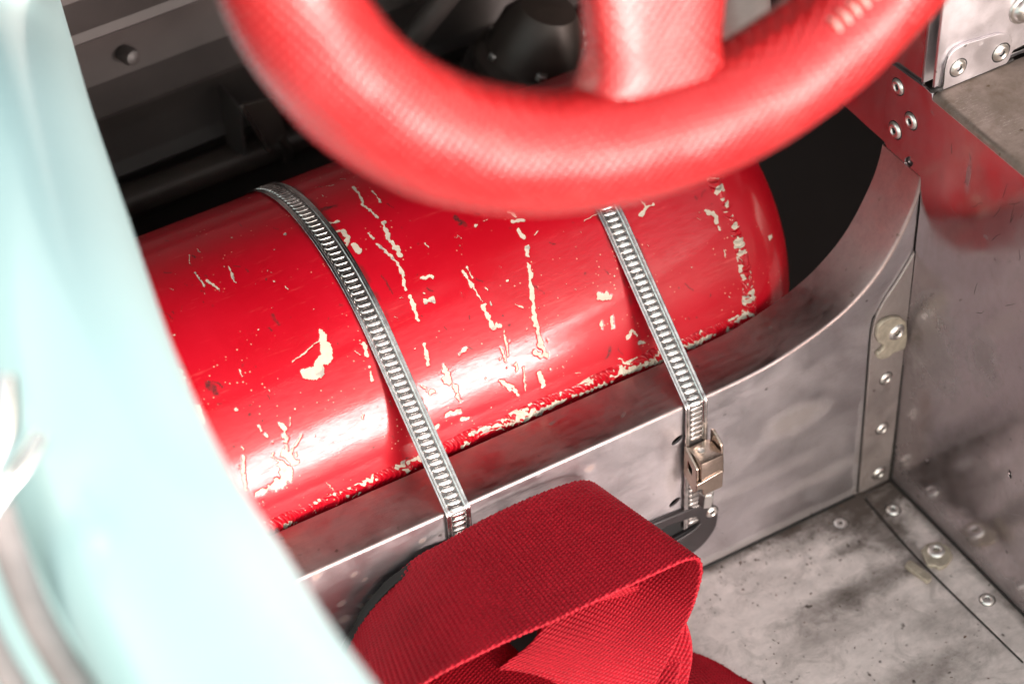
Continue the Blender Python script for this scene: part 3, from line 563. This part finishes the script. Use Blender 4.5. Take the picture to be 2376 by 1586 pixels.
def bottle():
    t = thing('gas_bottle', 'large scratched red gas bottle lying behind the aluminium sill', 'gas bottle', (40, CY, CZ - CR))
    th_dense = np.arange(40, 178, 0.27); th = np.concatenate([th_dense, np.arange(180, 400, 6)]); th = np.radians(th)
    xs = np.concatenate([np.arange(-300, -118, 12), np.arange(-115, 191.6, 0.46)])
    X, TH = np.meshgrid(xs, th, indexing='ij')
    chip, scf = wear(X, TH * CR)
    # gentle dents so that reflections break up as on a used bottle
    dent = (vn1(X / 38 + 9, TH * CR / 30) - .5) * 0.5 + (vn2(X / 90 + 5, TH * CR / 60) - .5) * 0.7
    Rr_ = CR + dent * 0.55 - chip * 0.16
    # end cap
    n = 46; ph = np.linspace(0.0, math.pi / 2, n)[1:]
    a = 53.0; ex = 0.86
    capx = XE + a * np.sin(ph) ** ex * 1.0; capr = CR * np.cos(ph) ** ex; capr[-1] = 0.4
    Xc, Tc = np.meshgrid(capx, th, indexing='ij'); Rc = np.repeat(capr[:, None], len(th), 1)
    blend = np.clip(1 - (Xc - XE) / 20, 0, 1); Rc = Rc + dent[-1][None, :] * .55 * blend
    XA = np.vstack([X, Xc]); TA = np.vstack([TH, Tc]); RA = np.vstack([Rr_, Rc])
    ch2 = np.zeros(Xc.shape); ch2[np.hypot(Xc - (XE + 20), (Tc - math.radians(150)) * CR) < 1.5] = 1
    V = np.stack([XA, CY + RA * np.cos(TA), CZ + RA * np.sin(TA)], -1).reshape(-1, 3)
    F = grid_faces(XA.shape[0], XA.shape[1], cv=True)
    fastmesh('bottle_body', V, F[:, ::-1], 'red', t, {'chip': np.vstack([chip, ch2]), 'scuff': np.vstack([scf, np.zeros(Xc.shape)])})
    # weld beads: overlapping crescents
    def bead(path, name, width, hgt, pitch, seed):
        # path: function s -> (x, s_round) ; s in mm
        sl = path['len']; u = np.arange(0, sl, 0.3); v = np.linspace(-1, 1, 17)
        U, Vv = np.meshgrid(u, v, indexing='ij')
        x0, s0, dx, ds = path['f'](U)
        wob = (vn1(U / 9 + seed, U * 0 + 3) - .5)
        wd = width * (1 + wob * .35); off = Vv * wd / 2 + (vn2(U / 14 + seed, U * 0) - .5) * 1.6
        x = x0 - ds * off; s_ = s0 + dx * off
        phs = (U + 3.0 * Vv ** 2 * 1.0 + (vn3(U / 7, U * 0 + seed) - .5) * 5.5) / pitch
        rip = 0.5 + 0.5 * np.cos(2 * np.pi * phs); rip = rip ** 1.6
        h = hgt * np.sqrt(np.clip(1 - Vv ** 2, 0, 1)) * (0.45 + 0.65 * rip) * (0.85 + wob * 1.1 + (vn3(U / 3.1, Vv * 1.5 + seed) - .5) * .5) - 0.35
        c, k = wear(x, s_); c = np.maximum(c, np.clip((vn1(x / 5.5 + seed, s_ / 2.2) * .6 + vn2(x / 1.6, s_ / 1.3) * .4 - .56) * 9, 0, 1)); R_ = CR + h; tt = s_ / CR
        xx = np.where(x > XE, x, x)
        P = np.stack([xx, CY + R_ * np.cos(tt), CZ + R_ * np.sin(tt)], -1).reshape(-1, 3)
        fastmesh(name, P, grid_faces(U.shape[0], U.shape[1]), 'red', t, {'chip': c, 'scuff': k * .3})
    s_line = math.radians(171.0) * CR
    bead({'len': 300, 'f': lambda U: (-112 + U, s_line + 0 * U + np.sin(U / 40) * .6, 1.0 + 0 * U, 0 * U)}, 'weld_bead', 9.5, 2.1, 3.4, 0)
    s_a, s_b = math.radians(60) * CR, math.radians(176) * CR
    bead({'len': s_b - s_a, 'f': lambda U: (XE - 1.0 + 0 * U, s_a + U, 0 * U, 1.0 + 0 * U)}, 'weld_bead', 7.5, 2.0, 3.8, 17)
    return t

# ------------------------------------------------------------------ worm-drive clamps round the bottle
def clamp_path(zlow):
    """(y, z) centre line: up the sill face, over its edge, tangent to the bottle and round it"""
    R_ = CR + 1.0; o = np.array([-1.0, 0.6]); c = np.array([CY, CZ]) - o
    d = math.hypot(*c); al = math.atan2(c[1], c[0]); l = math.sqrt(d * d - R_ * R_); g = math.asin(R_ / d)
    tp = o + l * np.array([math.cos(al + g), math.sin(al + g)])
    a0 = math.atan2(tp[1] - CZ, tp[0] - CY)
    pts = [np.array([-2.2, z]) for z in np.arange(zlow, -2.0, 0.7)]
    p0 = np.array([-2.2, -2.0]); dirn = (tp - o) / l; p2 = o + dirn * 2.4
    for k in range(1, 9):
        q = k / 8; pts.append(p0 * (1 - q) ** 2 + np.array([-2.2, 0.9]) * 2 * q * (1 - q) + p2 * q * q)
    for s_ in np.arange(3.2, l, 0.7): pts.append(o + dirn * s_)
    for a in np.arange(a0, a0 - 3.2, -0.7 / R_): pts.append(np.array([CY + R_ * math.cos(a), CZ + R_ * math.sin(a)]))
    return np.array(pts)
ridge_me = None
def ridge_mesh():
    # rounded raised bar, half a capsule
    V = []; F = []; nu, nv = 9, 7
    for i in range(nu):
        u = -1 + 2 * i / (nu - 1); e = math.sqrt(max(0, 1 - abs(u) ** 5))
        for j in range(nv):
            a = math.pi * j / (nv - 1); V.append((3.65 * u, -1.28 * math.cos(a) * max(e, .05), 0.55 * min(1, 1.5 * math.sin(a)) * max(e, .05) - 0.02))
    F = grid_faces(nu, nv).tolist()
    o = mesh('thread_ridge', V, F, 'ridge', None, smooth=True); fix_normals(o); me = o.data; bpy.data.objects.remove(o); return me
def clamp(x0, skew, label, zlow, housing):
    global ridge_me
    t = thing('hose_clamp', label, 'hose clamp', (x0, 0, 0), 'slotted steel clamps strapping the bottle to the sill')
    P = clamp_path(zlow); d = np.gradient(P, axis=0); d /= np.linalg.norm(d, axis=1)[:, None]; n_ = np.stack([-d[:, 1], d[:, 0]], 1)   # outward
    W = 12.9
    prof = [(-.5, -.35), (-.5, .30), (-.485, .42), (-.45, .45), (-.425, .30), (-.40, .22), (-.375, .36), (-.33, .40), (-.30, .05), (-.29, -.12), (.29, -.12), (.30, .05), (.33, .40), (.375, .36), (.40, .22), (.425, .30), (.45, .45), (.485, .42), (.5, .30), (.5, -.35)]
    V = []
    for (y, z), (ny, nz) in zip(P, n_):
        xo = x0 + skew * z
        for a, h in prof: V.append((xo + a * W, y + ny * h, z + nz * h))
    fix_normals(mesh('band', V, grid_faces(len(P), len(prof), cv=True).tolist(), 'band', t, angle=35))
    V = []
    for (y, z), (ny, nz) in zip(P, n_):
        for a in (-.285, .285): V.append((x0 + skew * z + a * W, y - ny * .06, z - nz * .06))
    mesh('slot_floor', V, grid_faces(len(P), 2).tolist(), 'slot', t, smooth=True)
    if ridge_me is None: ridge_me = ridge_mesh()
    s = np.concatenate([[0], np.cumsum(np.hypot(*np.diff(P, axis=0).T))])
    k = 0; pos_ = 2.0
    yl = CY + 72
    while pos_ < s[-1]:
        y = np.interp(pos_, s, P[:, 0]); z = np.interp(pos_, s, P[:, 1])
        if y > yl: break
        ty = np.interp(pos_, s, d[:, 0]); tz = np.interp(pos_, s, d[:, 1]); tv = Vector((0, ty, tz)).normalized(); nv = Vector((0, -tz, ty)).normalized()
        if not (housing and -58 < z < -26 and y < 0):
            o = bpy.data.objects.new('thread_ridge', ridge_me); COL.objects.link(o); o.parent = t
            xa = Vector((1, 0, 0)) - tv * 0.10; xa.normalize(); ya = nv.cross(xa)
            mm = Matrix((xa, ya, nv)).transposed().to_4x4(); o.rotation_euler = mm.to_euler()
            o.location = (Vector((x0 + skew * z, y, z)) + nv * (-0.05) - wbase(t)) * S
        pos_ += 3.45; k += 1
    if housing:
        hx = x0
        hb = box('screw_housing', (hx - 5.6, -16.3, -46), (hx + 7.6, -2.8, -27.3), 'brass', t, 1.0)
        # lower lip stepping forward, side cheek with its square window, and the hooked lug on the right
        panel('side_cheek', rounded([(-3.2, -24.5), (-14.8, -31.5), (-15.4, -46), (-13, -50.5), (-3.2, -44)], 1.0, 3), 'x', hx - 7.6, 1.6, 'brass', t, holes=[rounded([(-6.8, -31.5), (-10.6, -34.5), (-10.6, -40), (-6.8, -38)], .5, 2)])
        panel('window_back', [(-5.5, -30), (-12, -33), (-12, -41), (-5.5, -40)], 'x', hx - 5.9, .3, 'hole', t)
        panel('front_lip', rounded([(hx - 8.8, -40.2), (hx - 8.8, -43.5), (hx - 5, -45), (hx - 4.6, -50), (hx + 7.2, -50), (hx + 7.2, -38)], 0.8, 3), 'y', -17.0, 1.4, 'brass', t)
        panel('hook', rounded([(-3.0, -21.0), (-5, -20.0), (-12.5, -24.5), (-13.5, -34), (-14.0, -44), (-12.0, -48.0), (-3, -46)], 1.2, 3), 'x', hx + 8.2, 1.5, 'brass', t)
        lathe('dimple', [(1.9, 0), (1.9, .3), (1.4, .55), (.2, .6)], (hx - .5, -8.0, -27.3), (0, 0, 1), 'rivet', t, 18)
        lathe('screw', [(3.0, 0), (3.0, -10), (3.9, -10.5), (3.9, -11.5), (3.2, -12), (3.2, -13), (4.1, -13.5), (4.1, -21), (3.4, -21.8), (2.0, -21.8), (1.8, -19.5), (0.1, -19.5)], (hx + 4.6, -8.8, -46), (0.10, 0, 1), 'screw', t, 6, 25)
        lathe('screw_collar', [(4.6, 0), (5.0, -1), (5.0, -3.2), (4.4, -4)], (hx + 4.2, -8.8, -50), (0.10, 0, 1), 'screw', t, 24, 35)
    return t

# ------------------------------------------------------------------ black anchor lug with rivet, half behind the webbing
def lug():
    t = thing('anchor_lug', 'black rounded anchor plate with a slot and bright rivet below the clamp housing', 'bracket', (130, 0, -95))
    out = rounded([(60, -74), (108, -72), (128, -73.5), (142, -77), (147.2, -86), (146.3, -98), (138, -107.5), (125, -111.5), (60, -112)], [2, 3, 4, 5, 4, 5, 5, 3, 2], 5)
    panel('lug_plate', out, 'y', -3.2, 3.0, 'lug', t, holes=[rounded([(92, -79), (118, -79.3), (133, -82), (135.5, -86.5), (132, -89.8), (118, -91.5), (92, -92)], 2.5, 4)], round_=1.0)
    panel('slot_back', [(88, -77), (138, -79), (138, -92), (88, -94)], 'y', -0.35, .25, 'hole', t)
    tube_path('slot_lip', [(95, -3.6, -92.6), (118, -3.8, -92.2), (130, -3.8, -90.4), (135.6, -3.6, -87.5)], [0.5, 0.7, 0.7, .4], 'lug', t, 8, 5)
    r = rivet(t, (142.6, -3.2, -83.5), (0, -1, 0), 0.95)
    return t

# ------------------------------------------------------------------ harness webbing
def ribbon(name, secs, parent, wv=True, thick=1.7, step=0.41):
    Fp = np.array([s_[0] for s_ in secs], float); Np = np.array([s_[1] for s_ in secs], float)
    def cr(P, t):
        i = np.clip(np.floor(t).astype(int), 0, len(P) - 2); f = (t - i)[:, None]
        p0 = P[np.maximum(i - 1, 0)]; p1 = P[i]; p2 = P[i + 1]; p3 = P[np.minimum(i + 2, len(P) - 1)]
        return 0.5 * (2 * p1 + (p2 - p0) * f + (2 * p0 - 5 * p1 + 4 * p2 - p3) * f * f + (3 * p1 - p0 - 3 * p2 + p3) * f ** 3)
    tt = np.linspace(0, len(Fp) - 1, 900); C_ = (cr(Fp, tt) + cr(Np, tt)) / 2; s = np.concatenate([[0], np.cumsum(np.linalg.norm(np.diff(C_, axis=0), axis=1))])
    Ltot = s[-1]; su = np.arange(0, Ltot, step); tu = np.interp(su, s, tt)
    A = cr(Fp, tu); B = cr(Np, tu); Wd = np.linalg.norm(A - B, axis=1).mean()
    nv = max(6, int(Wd / step)); v = np.linspace(0, 1, nv)
    P = A[:, None, :] * (1 - v)[None, :, None] + B[:, None, :] * v[None, :, None]
    du = np.gradient(P, axis=0); dv = np.gradient(P, axis=1); n_ = np.cross(du, dv); n_ /= np.linalg.norm(n_, axis=2)[..., None] + 1e-12
    U = su[:, None] + 0 * v[None, :]; Vm = v[None, :] * Wd + 0 * U
    px, py = 2.45, 2.0
    row = np.floor(U / px); fr = U / px - row
    cell = np.abs(np.sin(np.pi * fr)) ** .55 * (0.42 + 0.58 * np.abs(np.sin(np.pi * (Vm / py + 0.5 * (row % 2) + 0.55 * (fr - .5)))))
    e = np.clip(np.minimum(Vm, Wd - Vm) / 1.6, 0, 1); prof = np.sqrt(1 - (1 - e) ** 2)
    h = thick / 2 * (0.25 + .75 * prof) + 1.15 * (cell - .5) * (1 if wv else 0)
    wob = (vn1(U / 45, Vm / 40) - .5) * 0.6
    top = P + n_ * (h + wob)[..., None]; bot = P - n_ * (h - wob)[..., None]
    allv = np.concatenate([top, bot[:, ::-1]], axis=1); nn = allv.shape[1]
    o = fastmesh(name, allv.reshape(-1, 3), grid_faces(len(su), nn, cv=True), 'web', parent)
    return o
def harness():
    t = thing('harness_strap', 'red woven harness webbing looped over itself in front of the sill', 'harness strap', (20, -50, FZ))
    ribbon('webbing', [((-112, -12, -127), (-174, -84, -112)), ((-90, -7, -92), (-138, -80, -66)), ((-66, -4, -51), (-101, -78, -28)), ((-56, -3.5, -36), (-80, -78, -14)), ((-43, -3.5, -25), (-58, -78, -8)), ((-28, -4, -16), (-38, -78, -7)),
                       ((-14, -6, -11.5), (-20, -78, -7)), ((2, -6, -9), (2, -79, -7)), ((18, -6, -8), (20, -79, -7)), ((36, -6, -8.3), (44, -79, -7.3)), ((50, -6, -9.5), (64, -79, -7.6)), ((61, -6, -12), (76, -79, -8.3)),
                       ((68, -6.5, -17), (82.5, -79, -12)), ((69, -7, -24), (84, -80, -20)), ((63, -11, -32), (81.5, -81, -31)), ((46, -22, -40), (77.5, -82, -42)), ((34, -34, -50), (70, -83, -56)),
                       ((11, -44, -61), (59, -84, -75)), ((-14, -46, -70), (48, -84, -97)), ((-36, -54, -92), (42, -86, -122))], t)
    panel('shade_filler', rounded([(-106, -122), (-95, -91), (-83, -70), (-70, -50), (-60, -33.5), (-46, -21.5), (-30, -16), (-18, -16), (0, -19), (50, -18), (60, -50), (56, -112)], 3, 3), 'y', -9.5, 5, 'black', t)  # added black slab standing in for the shade behind the strap
    box('shade_filler', (-108, -66, FZ + 1), (-8, -9, -78), 'black', t, 5)  # added black block that keeps the space under the loop dark
    # lower folds of the same strap
    ribbon('webbing_fold', [((-14, -20, -52), (62, -56, -40)), ((18, -22, -58), (76, -66, -52)), ((24, -24, -66), (81.5, -72, -66)), ((24, -26, -78), (82.5, -76, -84)), ((18, -28, -94), (77, -80, -102)), ((6, -34, -110), (66, -88, -117))], t)
    ribbon('webbing_fold', [((28, -18, -70), (74, -58, -60)), ((36, -22, -76), (79, -68, -72)), ((36, -26, -88), (78, -74, -88)), ((24, -30, -102), (66, -82, -106))], t)
    ribbon('webbing_tail', [((40, -14, -112), (32, -86, -110)), ((70, -22, -122), (66, -92, -121)), ((104, -48, -127), (112, -118, -127)), ((118, -84, -127.2), (140, -152, -127)), ((130, -130, -127), (150, -200, -127))], t, step=0.5)
    ribbon('webbing_fold', [((-120, -12, -80), (-100, -80, -86)), ((-80, -10, -70), (-64, -78, -72)), ((-40, -9, -66), (-30, -70, -66)), ((-8, -9, -72), (0, -66, -70)), ((4, -10, -82), (14, -66, -80)), ((-6, -12, -94), (6, -68, -92))], t, step=0.5)
    return t

# ------------------------------------------------------------------ steering wheel
def wheel():
    C0 = Vector((45.5, -97.6, 413.6)); n_ = Vector((0.078, -0.952, 0.295)).normalized(); u = n_.cross(Vector((0, 0, 1))).normalized(); v = u.cross(n_).normalized()
    if v.z < 0: v = -v
    t = thing('steering_wheel', 'out of focus red leather steering wheel above the bottle', 'steering wheel', tuple(C0))
    RU, RV, r = 152.9, 115.9, 22.0
    nu, nv = 400, 64; V = []
    for i in range(nu):
        a = 2 * math.pi * i / nu; rad = u * math.cos(a) + v * math.sin(a)
        cen = u * (RU * math.cos(a)) + v * (RV * math.sin(a)); nr = (u * (math.cos(a) / RU) + v * (math.sin(a) / RV)).normalized()
        # slight lumps of the stitched leather
        for j in range(nv):
            b = 2 * math.pi * j / nv
            lump = 1 + 0.010 * math.sin(7 * a + 2 * b) + 0.006 * math.sin(23 * a + 3 * b)
            seam = -0.9 * math.exp(-((((b - 3.0 + math.pi) % (2 * math.pi)) - math.pi) / 0.06) ** 2)
            rr = r * lump + seam
            V.append(C0 + cen + nr * (rr * math.cos(b)) + n_ * (rr * math.sin(b)))
    fix_normals(mesh('rim', V, grid_faces(nu, nv, True, True).tolist(), 'leather', t, smooth=True))
    # three broad leather-covered spokes
    for k, ang in enumerate((-math.pi / 2 + 0.25, math.pi / 6 + .1, 5 * math.pi / 6 - .1)):
        rad = u * math.cos(ang) + v * math.sin(ang); tan = n_.cross(rad).normalized(); V = []
        ds = [(120, 34, 5), (112, 36, 10), (104, 34, 13), (97, 29.5, 14), (90, 26.5, 13.5), (82, 26, 12), (75, 28, 11), (50, 30, 10), (20, 31, 10)]
        nn = 40
        for d_, hw, ht in ds:
            for j in range(nn):
                b = 2 * math.pi * j / nn; cb, sb = math.cos(b), math.sin(b); ex = 0.62
                V.append(C0 + rad * d_ + tan * (hw * math.copysign(abs(cb) ** ex, cb)) + n_ * (ht * math.copysign(abs(sb) ** ex, sb) - 3))
        F = grid_faces(len(ds), nn, cv=True).tolist(); F.append(list(range(nn))); F.append([len(V) - nn + j for j in range(nn)])
        o = fix_normals(mesh('spoke', V, F, 'leather', t, angle=70))
        md = o.modifiers.new('s', 'SUBSURF'); md.levels = 1; md.render_levels = 2
    # raised stitched seam along the inside of the right-hand rim
    V = []
    st = bpy.data.meshes.new('stitch')
    o = tube_path('stitch', [(-3, 0, 0), (0, 0, 1.6), (3, 0, 0)], [0.8, 1.1, .8], simple('pale_red_thread', (0.85, 0.40, 0.36), 0.5), None, 8, 4); st = o.data; bpy.data.objects.remove(o)
    for i in range(44):
        a = -math.pi / 2 - 0.32 - i * 0.035; b = 2.3
        rad = (u * (math.cos(a) / RU) + v * (math.sin(a) / RV)).normalized(); nrm = (rad * math.cos(b) + n_ * math.sin(b)).normalized()
        p = C0 + u * (RU * math.cos(a)) + v * (RV * math.sin(a)) + rad * ((r - .6) * math.cos(b)) + n_ * ((r - .6) * math.sin(b)); tan = n_.cross(rad).normalized()
        xa = nrm.cross(tan).normalized(); ya = nrm.cross(xa)
        q = bpy.data.objects.new('stitch', st); COL.objects.link(q); q.parent = t
        q.rotation_euler = Matrix((xa, ya, nrm)).transposed().to_euler(); q.location = (p - C0) * S
    lathe('hub', [(38, -14), (38, 6), (34, 12), (20, 16), (0.5, 17)], tuple(C0), tuple(n_), 'leather', t, 48)
    return t
def column():
    t = thing('steering_column', 'grey metal steering column running forward behind the wheel spoke', 'steering column', (60, 60, 420))
    lathe('column_tube', [(17, 0), (17, 330)], (50, -80, 417), (0.05, 1, -0.1), 'dark2', t, 28)
    lathe('column_boss', [(6, 0), (26, 0), (30, 6), (30, 40), (24, 52), (6, 52)], (50, -68, 417), (0.05, 1, -0.1), 'screw', t, 36)
    return t
def stay():
    t = thing('silver_stay', 'blurred silver stay glimpsed between wheel spoke and rim', 'bracket', (165, 30, 215))
    tube_path('stay_bar', [(150, 14, 330), (158, 20, 260), (168, 28, 212), (180, 36, 178)], [16, 16, 15, 13], 'stay', t, 24, 8)
    return t

# ------------------------------------------------------------------ dark footwell behind
def footwell():
    t = thing('dark_side_panel', 'dark ribbed footwell side panel beyond the red bottle', 'dark panel', (100, 320, FZ))
    prof = [(324, 363), (322, 150), (320, 118), (311, 113), (304, 110), (301, 106), (305, 102), (316, 98), (320, 88), (322, 74), (321, 62), (312, 58), (304, 54), (306, 50), (318, 47), (322, 40), (324, 22), (320, 8), (314, 3), (318, -2), (330, -12), (334, -40), (334, FZ), (352, FZ), (352, 363)]
    xs = list(range(-420, 701, 40)); V = [(x, y + 0.8 * math.sin(x / 37), z + 0.5 * math.sin(x / 51)) for x in xs for y, z in prof]
    F = grid_faces(len(xs), len(prof), cv=True).tolist(); F.append(list(range(len(prof)))); F.append([len(V) - len(prof) + j for j in range(len(prof))])
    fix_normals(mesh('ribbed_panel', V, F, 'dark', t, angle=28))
    lathe('lift_tab', [(4.5, -6), (5, 0), (4, 4), (1, 5)], (-22, 314, 77), (0.2, -1, 0.2), 'dark', t, 20)
    r = thing('dark_rail', 'dark brown tubular rail running behind the red bottle', 'rail', (100, 312, -14))
    tube_path('rail_tube', [(-420, 310, -12), (0, 310, -13), (300, 312, -14), (690, 315, -16)], 10, 'dark2', r, 28)
    b = thing('dark_bracket', 'small dark folded bracket fixed to the rail beyond the bottle', 'bracket', (36, 296, 0))
    panel('bracket_plate', rounded([(27, 39), (48, 36), (53, 6), (39, 3)], 1.5, 3), 'y', 290, 2.0, 'dark2', b)
    panel('bracket_plate', rounded([(290, 38), (318, 36), (318, -6), (292, 3)], 1.5, 3), 'x', 26, 2.0, 'dark', b)
    tube_path('bracket_pin', [(48, 291, 8), (52, 292, -2), (55, 298, -18)], 2.6, 'dark2', b, 12)
    tube_path('bracket_rib', [(27.5, 289, 39), (33, 288.5, 22), (39.5, 289, 3)], 1.1, 'screw', b, 8)
    return t
def machinery():
    t = thing('dark_gear_housing', 'dark rounded mechanical housing seen through the steering wheel', 'housing', (190, 262, 10))
    lathe('housing_body', [(18, -70), (26, -66), (29, -40), (29, -10), (33, -6), (33, 2), (28, 6), (24, 26), (16, 38), (3, 41)], (192, 258, 22), (0.25, -0.15, 1), 'dark2', t, 40)
    lathe('housing_ring', [(30, -3), (36, -3), (37, 0), (36, 4), (30, 4)], (188, 261, 8), (0.25, -0.15, 1), 'dark', t, 40)
    tube_path('hose', [(150, 262, 2), (170, 240, 14), (196, 226, 6), (222, 236, -8), (240, 262, -20)], 6.5, 'dark2', t, 16)
    for a in range(6):
        q = a * math.pi / 3; lathe('bolt', [(3.2, 0), (3.2, 3), (2.6, 3.6), (.3, 3.6)], (192 + 30 * math.cos(q) + 6, 258 + 30 * math.sin(q), 24 + 2 - 7.5 * math.cos(q)), (0.25, -0.15, 1), 'screw', t, 6, 20)
    s2 = thing('dark_strut', 'dark diagonal strut seen through the left of the steering wheel opening', 'strut', (140, 280, 50))
    tube_path('strut_bar', [(176, 262, 112), (150, 276, 72), (128, 290, 34), (116, 300, 6)], 7, 'dark', s2, 16)
    box('strut_foot', (104, 282, 18), (136, 300, 30), 'dark2', s2, 2)
    d = thing('dark_linkage', 'dark pedal box block low behind the upper edge of the bottle', 'pedal box', (140, 250, -20))
    box('linkage_block', (96, 240, -20), (178, 286, 4), 'dark', d, 4); tube_path('linkage_rod', [(80, 236, 10), (130, 232, 12), (215, 236, 2)], 5, 'dark2', d, 14)
    return t
def shell():
    t = thing('scuttle_panel', 'dark underside of the scuttle, with an out-of-view roof set low to shade the bottle', 'body panel', (100, 200, 380))
    panel('unseen_shade_roof', [(-72, -42), (700, -42), (700, 352), (-72, 352)], 'z', 364, 5, 'dark', t)  # out-of-view roof, set low and forward to shade the bottle top
    panel('unseen_shade_roof', [(-112, -30), (-72.5, -30), (-72.5, 352), (-112, 352)], 'z', 378, 5, 'dark', t)  # unseen strip added to keep sky light off the bottle's left part
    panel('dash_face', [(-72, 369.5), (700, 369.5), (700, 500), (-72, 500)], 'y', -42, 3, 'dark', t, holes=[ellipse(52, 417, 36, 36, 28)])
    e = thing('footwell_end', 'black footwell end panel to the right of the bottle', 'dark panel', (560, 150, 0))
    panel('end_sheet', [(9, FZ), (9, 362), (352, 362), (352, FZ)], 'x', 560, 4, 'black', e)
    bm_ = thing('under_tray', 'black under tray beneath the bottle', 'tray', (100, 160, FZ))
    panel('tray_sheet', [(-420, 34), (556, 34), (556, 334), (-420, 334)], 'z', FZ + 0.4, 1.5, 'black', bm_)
# ------------------------------------------------------------------ pale turquoise cockpit surround close to the lens
def bodywork():
    t = thing('cockpit_surround', 'pale turquoise painted cockpit surround, very close and out of focus', 'bodywork', (-200, -100, 250))
    E = [Vector(p) for p in TUBE_EDGE]
    R_ = 35.0; off = []
    for i, e in enumerate(E):
        tdir = (E[min(i + 1, len(E) - 1)] - E[max(i - 1, 0)]).normalized()
        view = (e - Vector((-352.9, -701.1, 844.4))).normalized()
        side = tdir.cross(view).normalized()
        if side.dot(RIGHT) > 0: side = -side
        off.append(e + side * R_)
    pre = off[0] + (off[0] - off[1]) * 1.2; post = off[-1] + (off[-1] - off[-2]) * 3
    tube_path('surround_tube', [tuple(pre)] + [tuple(p) for p in off] + [tuple(post)], R_, 'teal', t, 56, 12)
    # flank of the body dropping away outside the tube
    V = []; ks = [(-6, 8), (-30, -2), (-60, -30), (-84, -80), (-96, -160), (-100, -260)]
    for p in [pre] + off + [post]:
        for a, h in ks: V.append((p.x + a, p.y, p.z + h - 14))
    o = fix_normals(mesh('flank', V, grid_faces(len(off) + 2, len(ks)).tolist(), 'teal', t, smooth=True))
    md = o.modifiers.new('s', 'SOLIDIFY'); md.thickness = 2 * S
    sp_ = thing('sky_blocker', 'unseen aluminium panel added beyond the dusty shelf to block sky light', 'body panel', (470, -200, SZ))
    panel('blocker_sheet', [(-430, SZ + 1), (-430, 430), (-20, 430), (-20, SZ + 1)], 'x', 470, 3, 'shelf', sp_)  # unseen sheet added to cut sky light coming from the right
    # dark strip standing in for the blurred shading just inside the tube
    tube_path('shade_strip', [tuple(p + Vector((20, 6, -24))) for p in off[1:6]], 5, 'greyrub_shade', t, 12)
    w_ = thing('windscreen_post', 'white windscreen post with blurred bright edge at top left', 'post', (-120, 190, 210))
    tube_path('post_tube', [(-128, 196, 196), (-112, 192, 232), (-96, 186, 270), (-80, 178, 320), (-70, 170, 380)], [10, 13, 14, 14, 14], 'white', w_, 20)
    f_ = thing('chrome_fastener', 'blurred chrome fastener on the turquoise bodywork at far left', 'fastener', (-240, -160, 296))
    tube_path('fastener_loop', [(-268, -170, 298), (-252, -166, 306), (-240, -160, 318), (-232, -150, 330)], [6, 8, 8, 5], 'chrome', f_, 18)
    tube_path('fastener_ring', [(-262, -178, 290), (-248, -170, 298), (-236, -166, 304), (-226, -158, 306)], 3.2, 'chrome', f_, 12)
    g_ = thing('grey_hood_strap', 'blurred dark grey strap above the chrome fastener', 'strap', (-250, -130, 320))
    tube_path('strap_band', [(-262, -128, 338), (-252, -136, 326), (-244, -150, 312)], [6, 7, 5], 'greyrub_shade', g_, 14, flat=.5)
    for i, (dx, rr, lab) in enumerate(((-8, 5.5, 'pinkish grey hose nearest the turquoise tube, out of focus'), (-24, 4.5, 'thinner pinkish grey hose at the far left edge, out of focus'))):
        h_ = thing('pinkish_hose', lab, 'hose', (-245 + dx, -190, 270), 'blurred hoses beside the cockpit surround')
        tube_path('hose_tube', [(-238 + dx, -160, 300), (-240 + dx, -176, 288), (-241 + dx, -196, 272), (-238 + dx, -216, 256), (-232 + dx, -240, 240)], rr, 'cable', h_, 14)

floor(); sill(); side_box(); bulkhead(); bottle()
clamp(-3.4, -0.012, 'worm-drive steel clamp crossing the bottle on the left, ending above the red webbing', -118, False)
clamp(131.8, -0.006, 'worm-drive steel clamp on the right with nickel screw housing', -88, True)
lug(); harness(); wheel(); column(); stay(); footwell(); machinery(); shell(); bodywork()
